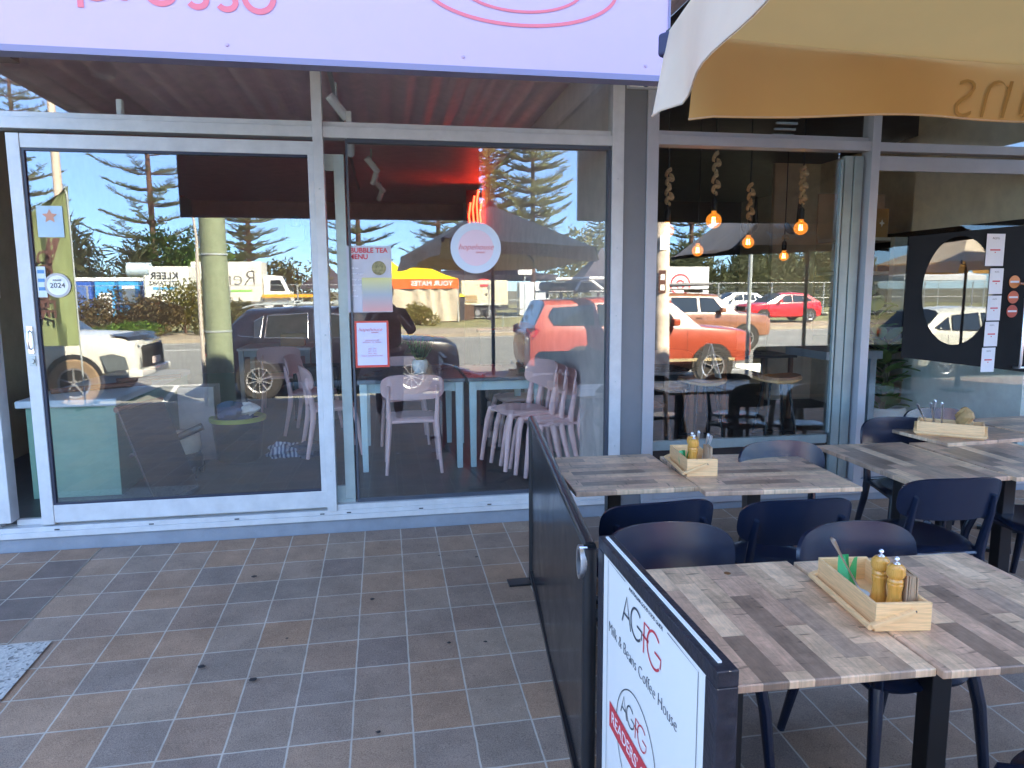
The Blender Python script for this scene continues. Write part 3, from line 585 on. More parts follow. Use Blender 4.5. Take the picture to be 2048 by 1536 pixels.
def mill(loc, lab):
    t = thing('peppermill', lab, 'peppermill', loc, group='turned wood peppermills'); t.scale = (1.12,1.12,1.16)
    pr = [(0,0),(.0225,0),(.0225,.012),(.0205,.03),(.0165,.055),(.0165,.068),(.019,.082),(.0195,.086),(.0175,.089),(.0195,.092),(.0195,.096),(.0165,.101)]
    mb = MB(); mb.lathe(pr, n=24); mb.build('body', pine2, t, smooth=True)
    mb = MB(); mb.lathe([(.0165,.101),(.021,.106),(.0235,.116),(.022,.129),(.015,.136),(.006,.138),(0,.138)], n=24, cap=False); mb.build('head', pine2, t, smooth=True)
    mb = MB(); mb.lathe([(.0085,.138),(.007,.141),(.003,.143),(.003,.146),(.0062,.149),(.0062,.152),(.003,.156),(0,.157)], n=14); mb.build('knob', M['chrome'], t, smooth=True)
    return t
def fork(loc, az, tilt, lab, L=.19, spoon=False):
    t = thing('spoon' if spoon else 'dinner_knife', lab, 'cutlery', loc, group='steel cutlery in the condiment boxes')
    t.rotation_euler = (R(tilt)*math.cos(az), R(tilt)*math.sin(az), 0)
    mb = MB(); pr = [(.0045,0),(.0035,.06),(.003,.10),(.0045,.14),(.0075,.175),(.0078,.185),(.004,.191)]
    n = len(pr); f = L/.191
    mb.tube([(0,.004*math.sin(z*12),z*f) for r, z in pr], [r*1.5 for r, z in pr], 10, sx=.5); mb.build('handle', M['chrome'], t, smooth=True); return t
def napkins(loc, rz, lab, n=7):
    t = thing('napkins', lab, 'napkins', loc, rz)
    mk_ = mat('kraft_napkin', (.50,.34,.21), .8, var=.08)
    for k in range(n):
        mb = MB(); hgt = .125+.006*random.random(); x = k*.0052
        rows = [[(x+.004*math.sin(3*j/6+k)*(i/3), -.04+.08*j/6, hgt*i/3) for j in range(7)] for i in range(4)]
        mb.grid(rows); mb.build('napkin', mk_, t, smooth=True, solid=.0035)
    return t
def sachet(loc, rz, lab, s=1):
    t = thing('green_wrapper', lab, 'wrapper', loc, rz)
    for k, (dx, dy, tw) in enumerate(((0,0,0),(.022,-.012,.9),(-.014,-.01,-.7))):
        mb = MB(); rows = []
        for i in range(6):
            u = i/5; rows.append([(dx+.022*s*(v-.5)*(1.2-.7*abs(u-.5))*math.cos(tw*u)*1.3, dy+.02*math.sin(tw+u*2)+.012*(v-.5)*math.sin(tw), u*.105*s) for v in (0,.25,.5,.75,1)])
        mb.grid(rows); mb.build('strip', mat('green_plastic' if k == 0 else 'green_plastic', (.04,.42,.13), .35, var=.1), t, smooth=True, solid=.001)
    return t
la, ra = (1.425,-2.81,.6265), R(-8)
caddy(la, ra, 'pine condiment box with two peppermills and brown napkins on the nearest tables', L=.35, W=.16, H=.082)
mill(onbox(la, ra, .0,-.045,.009), 'peppermill at the back of the pair in the nearest condiment box')
mill(onbox(la, ra, .012,-.105,.009), 'peppermill in front of its twin in the nearest condiment box')
napkins(onbox(la, ra, .036,-.085,.009), ra, 'upright brown napkins packed beside the two peppermills')
sachet(onbox(la, ra, -.025,.095,.009), ra, 'green plastic wrappers in the back of the nearest condiment box')
fork(onbox(la, ra, -.005,.045,.02), R(95), -32, 'steel knife leaning out of the nearest condiment box above the green wrapper', L=.215)
mb = MB(); mb.lathe([(0,0),(.028,.004),(.033,.022),(.03,.024),(.026,.008),(0,.006)], n=24); tag(mb.build('sauce_dish', M['white'], smooth=True, loc=onbox(la, ra, -.03,.015,.0095)), 'small white dish inside the nearest condiment box', 'dish')
lb, rb = (1.515,-1.33,.6765), R(-8)
caddy(lb, rb, 'pine condiment box with one peppermill and blue lit cutlery on the table by the pillar', L=.33, W=.15, H=.085)
mill(onbox(lb, rb, -.022,-.085,.009), 'single peppermill standing in the condiment box by the pillar')
mill(onbox(lb, rb, -.012,-.02,.009), 'peppermill hidden behind the other in the box by the pillar')
fork(onbox(lb, rb, .012,-.02,.012), R(0), 8, 'spoon handle nearest the peppermill in the box by the pillar', spoon=True)
fork(onbox(lb, rb, .028,-.04,.012), R(60), 12, 'spoon handle in the middle of the box by the pillar', spoon=True, L=.18)
fork(onbox(lb, rb, .04,-.05,.012), R(100), 16, 'rightmost leaning spoon handle in the box by the pillar', spoon=True, L=.17)
napkins(onbox(lb, rb, .035,-.1,.009), rb, 'grey brown napkins at the right end of the box by the pillar', 5)
sachet(onbox(lb, rb, -.05,-.02,.009), rb, 'green wrapper beside the peppermill in the box by the pillar', .8)
lc, rc = (3.29,-1.0,.7045), R(48)
caddy(lc, rc, 'pine condiment box with crumpled bread paper on the farthest table', L=.34, W=.15, H=.085)
for k, (dx, dy) in enumerate(((.0,.1),(.01,.07),(-.01,.04),(.02,.09))):
    fork(onbox(lc, rc, dx, dy, .012), R(90+20*k), -30+7*k, ('first','second','third','fourth')[k]+' steel handle from the left fanning out of the farthest condiment box', L=.2)
mb = MB(); rows = []
for i in range(12):
    rows.append([(.045*math.cos(2*math.pi*i/12)*(.6+.5*math.sin(j*1.3+i*2.1)**2)*math.sin(math.pi*(j+.6)/8), .06*math.sin(2*math.pi*i/12)*(.7+.4*math.cos(i*3+j)**2)*math.sin(math.pi*(j+.6)/8), .09-.075*math.cos(math.pi*(j+.6)/8)) for j in range(8)])
mb.grid(rows, close=True); o = mb.build('crumpled_paper', mat('tan_kraft_paper', (.5,.30,.12), .7, var=.2), loc=onbox(lc, rc, 0,-.07,.012)); tag(o, 'crumpled tan paper bulging from the farthest condiment box', 'paper')
# ------------------------------------------------------------------ barrier and signboard
bar = thing('cafe_barrier', 'glossy black cafe barrier panel standing between the open paving and the tables', 'barrier', (.67,-1.8,pz(-1.8)))
a, b_ = Vector((.765,-.93,0)), Vector((.585,-2.665,0)); d = (b_-a).normalized()
za, zb_ = .90, .835
def bz(t, off): return (a.x+(b_.x-a.x)*t, a.y+(b_.y-a.y)*t, pz(a.y+(b_.y-a.y)*t)+off)
gl = mat('gloss_black_panel', (.010,.011,.014), .22, var=.05)
def PB(mb, name, m, par, **k):
    o = mb.build(name, m, par, **k); o.matrix_parent_inverse = Matrix.Translation(-Vector(par.location)); return o
mb = MB(); nx = Vector((-d.y, d.x, 0))*.006
for t_ in range(8):
    pass
rowsF = []
for s_ in (1, -1):
    rowsF.append([[tuple(Vector(bz(i/10, z))+nx*s_+Vector((.004*math.sin(i*.9+z*4),0,0))) for z in (.06,.35,.65,.905)] for i in range(11)])
mb.grid(rowsF[0]); mb.grid(rowsF[1]); PB(mb, 'panel', gl, bar, smooth=True)
for q_ in (0, 1): mb = MB(); mb.tube([bz(q_,.02), bz(q_,.93)], .018+.004*q_, 10); PB(mb, 'post', M['black'], bar, smooth=True)
mb = MB(); mb.tube([bz(-.005,.925), bz(.5,.928), bz(1.0,.93)], .02, 12); PB(mb, 'top_rail', gl, bar, smooth=True)
mb = MB(); mb.beam(bz(0,.06), bz(1,.06), .03, .03); PB(mb, 'bottom_rail', M['black'], bar)
mb = MB(); mb.box(.63,.90,-.97,-.88,pz(-.93)+.001,pz(-.93)+.012); PB(mb, 'foot_plate', M['black'], bar, bevel=.002)
mb = MB(); mb.box(.45,.72,-2.70,-2.62,pz(-2.66)+.001,pz(-2.66)+.012); PB(mb, 'foot_plate', M['black'], bar, bevel=.002)
mb = MB(); mb.lathe([(.026,-.012),(.034,-.012),(.034,.012),(.026,.012),(.026,-.012)], (0,0,0), n=28, axis='x', cap=False); o = mb.build('ring', M['chrome'], bar, smooth=True); o.location = (.565-.67,-2.655+1.8,.765-pz(-1.8)); o.scale = (1,.8,1.55)
ab = thing('folding_signboard', 'white signboard with grey and red AGFG lettering in a scuffed black frame', 'signboard', (.60,-3.1,pz(-3.1)))
fx, y0, y1, zt, zbm = .59, -2.735, -3.49, .872, pz(-3.1)+.05
scuff = mat('scuffed_black_frame', (.018,.018,.026), .4, var=.5, scale=25, bump=.3, bscale=50)
mb = MB(); mb.box(fx,fx+.045,y1,y0,zt-.034,zt); mb.box(fx,fx+.045,y0-.045,y0,zbm,zt-.034); mb.box(fx,fx+.045,y1,y1+.05,zbm,zt-.034); mb.box(fx,fx+.045,y1+.05,y0-.045,zbm,zbm+.04); PB(mb, 'frame', scuff, ab, bevel=.0025)
mb = MB(); mb.box(fx+.004,fx+.03,y1+.05,y0-.045,zbm+.04,zt-.034); PB(mb, 'face', mat('white_board_face', (.82,.78,.74), .3, var=0), ab)
mb = MB(); mb.box(fx+.016,fx+.024,y1+.03,y0-.02,zt,zt+.0035); PB(mb, 'top_strip', M['white'], ab)
for yy in (y0-.02, y1+.03):
    mb = MB(); mb.box(fx-.14,fx+.19,yy-.02,yy+.02,pz(-3.1)+.0,pz(-3.1)+.03); PB(mb, 'foot', M['black'], ab)
fxx = fx+.0025
def B(u, z): return (fxx, -u, z)
gk = mat('charcoal_print', (.05,.055,.065), .5, var=0)
def logo(u0, z0, H, sw):
    """thin strokes A G F G, u runs away to the reader's right"""
    k = MB(); r = MB(); W = H
    ribbon(k, [(u0,z0),(u0+.036*H/.085,z0+H),(u0+.072*H/.085,z0)], sw, B); ribbon(k, [(u0+.014*H/.085,z0+.35*H),(u0+.058*H/.085,z0+.35*H)], sw, B)
    g = u0+.115*H/.085; c = .042*H/.085
    ribbon(k, arc(g, z0+H/2, H*.5, 48, 318, 24), sw, B); ribbon(k, [(g+.005,z0+H*.48),(g+H*.5,z0+H*.48),(g+H*.46,z0+H*.2)], sw, B)
    f = u0+.172*H/.085; ribbon(r, [(f,z0-.1*H),(f+.002,z0+H*.9),(f+.04*H/.085,z0+H*.9)], sw, B); ribbon(r, [(f-.008,z0+H*.45),(f+.035*H/.085,z0+H*.45)], sw, B)
    g = u0+.245*H/.085
    ribbon(r, arc(g, z0+H*.42, H*.56, 48, 318, 24), sw, B); ribbon(r, [(g+.004,z0+H*.40),(g+H*.55,z0+H*.40),(g+H*.5,z0+H*.1)], sw, B)
    return k, r
for (u, z, H, sw) in ((2.945,.714,.078,.0065),(2.945,.457,.055,.0045)):
    k, r = logo(u, z, H, sw); k_ = k.build('lettering', gk, ab, fix=False); r_ = r.build('lettering', M['red'], ab, fix=False)
    for o in (k_, r_): o.matrix_parent_inverse = Matrix.Translation(-Vector(ab.location))
def btext(s, size, m, u, z, al='LEFT', **k):
    o = text(s, size, m, ab, (fxx-.0005, -u, z), (R(90),0,R(-90)), al=al, **k); o.matrix_parent_inverse = Matrix.Translation(-Vector(ab.location)); return o
btext('Milk & Beans Coffee House', .046, gk, 2.835, .645, off=-.0014, sx=.93)
btext('AUSTRALIAN GOOD FOOD GUIDE', .0145, gk, 2.995, .8235, off=-.0005)
btext("READERS' CHOICE", .05, M['white'], 2.868, .392, off=-.0004)
mb = MB(); ribbon(mb, [(2.822,.2),(2.822,.831),(2.965,.829)], .0022, B); ribbon(mb, [(3.245,.828),(3.405,.825),(3.405,.2)], .0022, B); ribbon(mb, arc(3.055,.415,.145,0,360,60), .0035, B, closed=True)
o = mb.build('border_lines', gk, ab, fix=False); o.matrix_parent_inverse = Matrix.Translation(-Vector(ab.location))
mb = MB(); mb.add([(fxx-.0003,-2.85,.355),(fxx-.0003,-3.38,.355),(fxx-.0003,-3.38,.430),(fxx-.0003,-2.85,.430)], [(0,1,2,3)]); o = mb.build('red_banner', M['red'], ab, fix=False); o.matrix_parent_inverse = Matrix.Translation(-Vector(ab.location))
# ------------------------------------------------------------------ parasols
def cloth(name, cin, cout, tr):
    m, t, b = newmat(name); g = N(t, 'NewGeometry'); n = N(t, 'TexNoise'); n.inputs['Scale'].default_value = 5; n.inputs['Detail'].default_value = 6; t.links.new(g.outputs['Position'], n.inputs[0])
    mr = N(t, 'MapRange'); mr.inputs[1].default_value = .3; mr.inputs[2].default_value = .7; mr.inputs[3].default_value = .9; mr.inputs[4].default_value = 1.08; t.links.new(n.outputs[0], mr.inputs[0])
    c = mix_(t, g.outputs['Backfacing'], cout, cin); vm = N(t, 'VectorMath', operation='SCALE'); t.links.new(c, vm.inputs[0]); t.links.new(mr.outputs[0], vm.inputs[3])
    t.links.new(vm.outputs[0], b.inputs['Base Color']); b.inputs['Roughness'].default_value = .85
    w1 = N(t, 'TexWave'); w1.inputs['Scale'].default_value = 260; w1.inputs['Distortion'].default_value = 2; t.links.new(g.outputs['Position'], w1.inputs[0])
    bp = N(t, 'Bump'); bp.inputs['Strength'].default_value = .15; bp.inputs['Distance'].default_value = .002; t.links.new(w1.outputs[0], bp.inputs['Height']); t.links.new(bp.outputs[0], b.inputs['Normal'])
    o = t.nodes['Material Output']; ts = N(t, 'BsdfTranslucent'); ts.inputs[0].default_value = (*cin, 1); mx = N(t, 'MixShader'); mx.inputs[0].default_value = tr
    t.links.new(b.outputs[0], mx.inputs[1]); t.links.new(ts.outputs[0], mx.inputs[2]); t.links.new(mx.outputs[0], o.inputs[0]); return m
def parasol(name, label, corners, apex, vh0, m, texts=(), pole_base=None, sag=.05, seed=1, polem=None, mtxt=None, tsize=.15, tear=True):
    vh = vh0; rnd = random.Random(seed); cx = sum(c[0] for c in corners)/4; cy_ = sum(c[1] for c in corners)/4
    t = thing(name, label, 'parasol', (cx, cy_, pz(cy_)))
    A = Vector(apex); Cc = [Vector(c) for c in corners]
    can = MB(); n = 14
    for k in range(4):
        a, b = Cc[k], Cc[(k+1) % 4]; rows = []
        for i in range(n+1):
            v = i/n; row = []
            for j in range(n+1):
                u = j/n; e = a.lerp(b, u); p = e.lerp(A, v)
                p.z -= sag*math.sin(math.pi*u)*(1-v)*math.sin(math.pi*(v*.85+.15))
                row.append(tuple(p))
            rows.append(row)
        can.grid(rows)
    o = can.build('canopy', m, t, smooth=True, fix=False); o.matrix_parent_inverse = Matrix.Translation(-Vector(t.location))
    for k in range(4):
        a, b = Cc[k], Cc[(k+1) % 4]; d = (b-a).normalized(); nn = Vector((d.y, -d.x, 0)); rows = []; mid = (a+b)/2-Vector((cx, cy_, a.z))
        if nn.dot(mid) < 0: nn = -nn
        m2 = 36
        for i in range(m2+1):
            u = (.035 if k == 0 else 0)+i/m2*(.965 if k == 0 else 1); p = a.lerp(b, u); row = []
            ph = seed+k*1.7; vh = vh0*(1.22 if k == 3 else 1)
            for j in range(7):
                v = j/6; q = p+Vector((0,0,-v*(vh+.02*math.sin(u*5+ph)))); q += nn*(.004+.018*v*math.sin(u*11+ph)+.012*v*math.sin(u*23+ph*2)+(.05 if (u < .04 or u > .96) else .02)*v)
                row.append(tuple(q))
            rows.append(row)
        mb = MB(); mb.grid(rows); me = mb.build('valance', m, t, smooth=True, fix=False); me.matrix_parent_inverse = Matrix.Translation(-Vector(t.location))
        # outward normals
        if me.data.polygons[0].normal.dot(nn) < 0: me.data.flip_normals()
        hm = MB(); hm.tube([Vector(r[-1])+Vector((0,0,.003)) for r in rows], .0022, 5); hh = hm.build('hem', m, me, smooth=True, fix=False)
        for s, uu, off in texts[k] if texts else ():
            tx = text(s, tsize, mtxt, me, (0,0,0), (0,0,0), ext=0, off=off); rgt = Vector((0,0,1)).cross(nn); LL = (b-a).length; c0 = a.lerp(b, uu)-Vector((0,0,vh*.5-.014))
            bm = bmesh.new(); bm.from_mesh(tx.data); bmesh.ops.triangulate(bm, faces=bm.faces)
            for ve in bm.verts:
                q = c0+rgt*ve.co.x+Vector((0,0,ve.co.y)); u = (q-a).dot(d)/LL; v = (a.lerp(b, u).z-q.z)/(vh+.02*math.sin(u*5+ph))
                q += nn*(.004+.018*v*math.sin(u*11+ph)+.012*v*math.sin(u*23+ph*2)+.02*v); ve.co = q
            for ve in bm.verts: ve.co += nn*.0035
            bm.to_mesh(tx.data); t2 = tx.copy(); t2.data = tx.data.copy(); C.objects.link(t2)
            for ve in t2.data.vertices: ve.co -= nn*.007
            bm.free()
    ca = o.data
    for p in ca.polygons: pass
    if ca.polygons[0].normal.z < 0: ca.flip_normals()
    pm = polem or M['dkgrey']; hub = A-Vector((0,0,.10))
    for k in range(4):
        mb = MB(); mb.beam(hub, Cc[k]-Vector((0,0,.012)), .02, .028); PB(mb, 'rib', pm, t)
        mb = MB(); mdp = hub.lerp(Cc[k], .5)-Vector((0,0,.015)); mb.beam(hub-Vector((0,0,.45)), mdp, .015, .02); PB(mb, 'strut', pm, t)
        mb = MB(); c = Cc[k]; dd_ = (Vector((c.x-cx, c.y-cy_, 0))).normalized(); q = c+dd_*.012-Vector((0,0,.012)); az = math.atan2(dd_.y, dd_.x)
        mb.M = Matrix.Translation(q) @ Matrix.Rotation(az, 4, 'Z'); mb.box(-.028,.012,-.014,.014,-.038,.012); PB(mb, 'corner_pocket', mat('navy_webbing', (.02,.02,.06), .6), t, bevel=.008, seg=3)
    bz_ = pz(cy_); mb = MB(); mb.tube([(cx,cy_,bz_+.05),(cx,cy_,A.z-.02)], .024, 14); PB(mb, 'pole', pm, t, smooth=True)
    mb = MB(); mb.lathe([(.0,0),(.26,0),(.27,.03),(.24,.055),(.05,.065),(.035,.3),(0,.3)], (cx,cy_,bz_+.001), n=28); PB(mb, 'base', pm, t, smooth=True)
    mb = MB(); mb.lathe([(.05,-.02),(.045,.02),(.01,.06),(0,.065)], tuple(A), n=14); PB(mb, 'finial', pm, t, smooth=True)
    return t
cl1 = cloth('beige_parasol_cloth', (.66,.375,.12), (.93,.81,.64), .48)  # inner colour holds the warm light that comes through the cloth
ink = mat('tan_print', (.36,.21,.06), .8, var=0)
parasol('parasol', 'beige square parasol with milk and beans lettering on its valance, over the nearest tables',
        [(.635,-3.08,2.14),(2.40,-3.30,2.055),(2.1,-5.35,2.0),(.25,-5.2,2.03)], (1.33,-4.25,2.62), .155, cl1,
        texts=[(('milk&beans', .61, -.004),), (), (), (('milk&beans', .5, -.004),)], mtxt=ink, tsize=.185, seed=2)
cl2 = cloth('dark_taupe_parasol_cloth', (.022,.018,.016), (.95,.60,.38), .05)
parasol('parasol', 'dark taupe parasol with white solid ground lettering reflected in the coffee house window',
        [(3.72,-2.45,2.03),(5.85,-1.65,2.1),(6.6,-3.9,2.1),(4.0,-4.8,2.02)], (5.2,-3.2,3.25), .02, cl2, seed=5, sag=.03, polem=M['black'])
px_ = MB()
# slogan on the near slope of the dark parasol
sA, sB, sP = Vector((3.72,-2.45,2.03)), Vector((5.85,-1.65,2.1)), Vector((5.2,-3.2,3.25))
ex = (sA-sB).normalized(); nrm = (sP-sA).cross(sB-sA).normalized()
if nrm.z < 0: nrm = -nrm
ey = nrm.cross(ex).normalized()
if ey.z < 0: ey = -ey
rotm = Matrix((ex, ey, ex.cross(ey))).transposed()
for s, u, v, sz in (('solid',.22,.15,.17),('ground',.25,.06,.17),('solid',.62,.16,.15),('ground',.65,.08,.15)):
    e = sA.lerp(sB, u).lerp(sP, v)+nrm*.03
    o = text(s, sz, M['white'], None, e, rotm.to_euler(), ext=.002, off=.004, shear=.35); par = [q for q in C.objects if q.name.startswith('parasol.001')][0]
    o.parent = par; o.matrix_parent_inverse = Matrix.Translation(-Vector(par.location))

parasol('parasol', 'beige parasol far along the footpath, seen in the oval door opening',
        [(8.9,-5.2,1.98),(10.9,-5.2,1.98),(10.9,-7.2,1.98),(8.9,-7.2,1.98)], (9.9,-6.2,2.5), .15, cl1, seed=9)
# ------------------------------------------------------------------ inside the pink cafe
IZ = .101
pk = chair('cafe_chair', 'pink chair', 'chair', M['pink'], 'dusty pink chairs in the left cafe')
def pink(x, y, rz, lab, z=IZ, first=False):
    if first: pk.location = (x, y, z); pk.rotation_euler = (0,0,rz); pk['label'] = lab; return pk
    return dup(pk, (x, y, z), rz, label=lab)
pink(.20, 1.29, R(0), 'pink chair seen from behind, centred at the pale blue table with the plant', first=True)
pink(.16, 2.35, R(180), 'pink chair on the far side of the pale blue plant table')
pink(-.50, 2.0, R(-78), 'pink chair at the left end of the pale blue plant table, behind the aluminium mullion')
pink(-1.30, 4.55, R(4), 'pink chair seen from behind at the far white topped table')
pink(-.75, 3.0, R(-100), 'pink chair farther back on the left, beyond the mullion')
pink(1.24, 2.15, R(95), 'single pink chair behind the stack of pink chairs')
for k in range(4):
    d_ = 3-k; pink(1.02+.082*d_, .84+.02*d_, R(106), ['lowest', 'second from the bottom', 'third from the bottom', 'topmost'][k]+' pink chair of the leaning stack by the window', z=IZ+.035*k)
blue = mat('pale_blue_painted_wood', (.60,.78,.80), .5, var=.05); slate = mat('slate_table_top', (.16,.19,.22), .3, var=.15)
def itable(x0, x1, y0, y1, lab, top=slate, zt=.86, legm=blue):
    t = thing('dining_table', lab, 'table', ((x0+x1)/2, (y0+y1)/2, IZ), 0, 'pale blue tables in the left cafe'); a, b = (x1-x0)/2, (y1-y0)/2; h = zt-IZ
    mb = MB(); mb.box(-a,a,-b,b,h-.03,h); mb.build('tabletop', top, t, bevel=.004)
    mb = MB(); mb.box(-a+.05,a-.05,-b+.05,b-.05,h-.11,h-.031); mb.build('apron', legm, t)
    for sx in (-1, 1):
        for sy in (-1, 1):
            mb = MB(); mb.beam((sx*(a-.045),sy*(b-.05),0),(sx*(a-.045),sy*(b-.05),h-.031),.045,.05,up=(0,1,0),w2=(.062,.062)); mb.build('leg', legm, t, bevel=.004)
itable(-.235, .63, 1.14, 2.25, 'pale blue table with dark top carrying the potted plant')
itable(.655, 1.30, 1.14, 2.2, 'pale blue table beside the stack of pink chairs')
itable(-1.85, -.95, 4.75, 5.6, 'small table with a white top at the back of the left cafe', top=M['white'], legm=mat('pale_table_leg', (.5,.55,.55), .5))
pp = thing('potted_plant', 'grassy green plant in a white pot on the pale blue table', 'plant', (.29,1.62,.861))
mb = MB(); mb.lathe([(0,0),(.05,0),(.068,.05),(.07,.09),(.058,.115),(.05,.11),(.05,.09),(0,.09)], n=24); mb.build('pot', mat('white_pot', (.7,.78,.8), .4, var=0), pp, smooth=True)
g1 = leafmat('grass_plant_leaf', (.03,.12,.02), (.08,.25,.05)); mb = MB()
for k in range(60):
    a = random.uniform(0, 6.28); r = random.uniform(.05,.24); hh = random.uniform(.1,.22); w_ = .006
    p0 = Vector((.02*math.cos(a), .02*math.sin(a), .09)); p1 = p0+Vector((r*.5*math.cos(a), r*.5*math.sin(a), hh)); p2 = p0+Vector((r*math.cos(a), r*math.sin(a), hh*random.uniform(.5,.9)))
    q = Vector((-math.sin(a), math.cos(a), 0))*w_
    mb.add([p0-q, p0+q, p1+q, p1-q, p2], [(0,1,2,3),(3,2,4)])
mb.build('leaves', g1, pp, fix=False)
# counter, boards, bins
ct = thing('service_counter', 'green painted counter with a pale slab top behind the sliding door', 'counter', (-2.25,1.6,IZ))
mb = MB(); mb.box(-.28,.31,-.74,1.2,0,.665); mb.build('body', mat('sage_green_paint', (.21,.38,.28), .6, var=.08), ct, bevel=.004)
mb = MB(); mb.box(-.33,.335,-.78,1.22,.666,.72); mb.build('slab', mat('pale_blue_grey_slab', (.55,.62,.66), .35, var=.06), ct, bevel=.012, seg=3)
br = mat('brown_cardboard_tube', (.22,.10,.07), .7)
for k, (x, y, a) in enumerate(((-2.1,1.4,35),(-2.28,1.3,40),(-2.0,1.85,30))):
    mb = MB(); c, s = math.cos(R(a)), math.sin(R(a)); mb.tube([(x-.25*c,y-.25*s,.845),(x+.25*c,y+.25*s,.845)], .02, 10)
    tag(mb.build('brown_rod', br, smooth=True), ['brown rod lying in the middle of the green counter', 'brown rod at the left end of the green counter', 'brown rod farthest back on the green counter'][k], 'rod', 'brown rods on the counter')
db = thing('leaning_board', 'dark brown panel leaning against the end of the green counter', 'panel', (-1.62,.78,IZ), R(-18))
mb = MB(); mb.beam((.10,0,0),(-.14,0,.66),.5,.018,up=(1,0,0)); mb.build('board', mat('dark_brown_board', (.03,.018,.017), .45), db, bevel=.003)
mb = MB(); mb.tube([(-.16,-.24,.67),(-.15,.25,.67)], .02, 10); mb.build('top_roll', br, db, smooth=True)
mb = MB(); mb.box(-1.80,-1.50,1.90,2.15,IZ,.75); tag(mb.build('carton', mat('pale_pink_carton', (.5,.42,.40), .7), bevel=.004), 'tall pale carton standing behind the vacuum cleaner', 'carton')
vc = thing('vacuum_cleaner', 'black and cream vacuum cleaner with a glossy black wand across it', 'vacuum cleaner', (-1.66,1.35,IZ))
mb = MB(); mb.lathe([(0,.05),(.12,.05),(.17,.08),(.175,.16),(.15,.2),(0,.2)], n=28); mb.build('base', M['black'], vc, smooth=True)
mb = MB(); mb.lathe([(.15,.2),(.165,.23),(.16,.33),(.12,.36),(0,.365)], n=28); mb.build('tank', mat('cream_plastic', (.6,.52,.42), .4), vc, smooth=True)
for sx, sy in ((.14,.1),(-.14,.1),(.14,-.12),(-.14,-.12)):
    mb = MB(); mb.lathe([(0,-.015),(.045,-.015),(.05,0),(.045,.015),(0,.015)], (sx,sy,.05), n=16, axis='x'); mb.build('wheel', M['rubber'], vc, smooth=True)
mb = MB(); mb.tube([(-.42,-.28,.20),(-.1,-.26,.30),(.0,-.25,.335)], .014, 10); mb.build('hose', mat('grey_hose', (.3,.3,.33), .4), vc, smooth=True)
mb = MB(); mb.tube([(-.02,-.25,.33),(.24,-.22,.44)], [.026,.03], 14); mb.build('wand', M['black'], vc, smooth=True)
bn = thing('storage_bin', 'black tub with a yellow rim piled with blue and white things', 'tub', (-1.30,1.85,IZ))
mb = MB(); rr = [(.17,.0),(.185,.02),(.22,.36)]
mb.lathe(rr+[(.20,.36),(.17,.03),(0,.03)], n=28); o = mb.build('tub', M['black'], bn, smooth=True)
mb = MB(); mb.lathe([(.20,.355),(.235,.355),(.24,.375),(.235,.39),(.20,.39),(.20,.355)], n=28, cap=False); mb.build('rim', mat('yellow_green_plastic', (.35,.38,.03), .4), bn, smooth=True)
def lump(r, n1, m_, par, name, loc, sq=(1,1,1), seed=3):
    rnd = random.Random(seed); P_ = []; k_ = [rnd.uniform(.5,2) for _ in range(6)]
    for i in range(24):
        a = 2*math.pi*i/24; row = []
        for j in range(13):
            b = math.pi*j/12; q = r*(1+n1*(math.sin(3*a+k_[0]*4+2*b)+math.sin(5*b*k_[1]+a*2)*.8+math.sin(7*a+k_[2]*3)*.4)/2)
            row.append((q*math.sin(b)*math.cos(a)*sq[0], q*math.sin(b)*math.sin(a)*sq[1], q*math.cos(b)*sq[2]))
        P_.append(row)
    mb = MB(); mb.grid(P_, close=True); return mb.build(name, m_, par, smooth=True, loc=loc)
lump(.13, .3, mat('blue_cloth', (.06,.10,.2), .8), bn, 'folded_cloth', (-.03,0,.43), (1.2,1,.6), 4)
lump(.08, .3, M['white'], bn, 'white_cloth', (.1,-.04,.46), (1,1,.6), 9)
bg_ = thing('cloth_bundle', 'blue and white striped cloth bundle dropped on the dark tiles', 'cloth', (-.82,1.9,IZ))
m, t, b = newmat('blue_striped_cloth'); tc = N(t, 'TexCoord'); wv = N(t, 'TexWave'); wv.inputs['Scale'].default_value = 9; wv.inputs['Distortion'].default_value = 3; t.links.new(tc.outputs['Object'], wv.inputs[0])
t.links.new(mix_(t, wv.outputs[0], (.04,.07,.18), (.5,.55,.65)), b.inputs['Base Color'])
lump(.12, .4, m, bg_, 'cloth', (-.12,0,.05), (1.2,1,.55), 12); lump(.12, .35, mat('dark_blue_cloth', (.03,.04,.08), .8), bg_, 'cloth', (.12,-.02,.05), (1.2,1,.6), 21)
mb = MB(); mb.box(-1.05,-.55,3.7,4.1,IZ,.72); tag(mb.build('black_cabinet', M['black'], bevel=.01), 'low black cabinet behind the far pink chair', 'cabinet')
mb = MB(); mb.box(-1.35,-1.05,5.0,5.2,.861,1.02); tag(mb.build('cardboard_box', mat('cardboard', (.42,.25,.12), .8)), 'small cardboard box on the far white table', 'box')
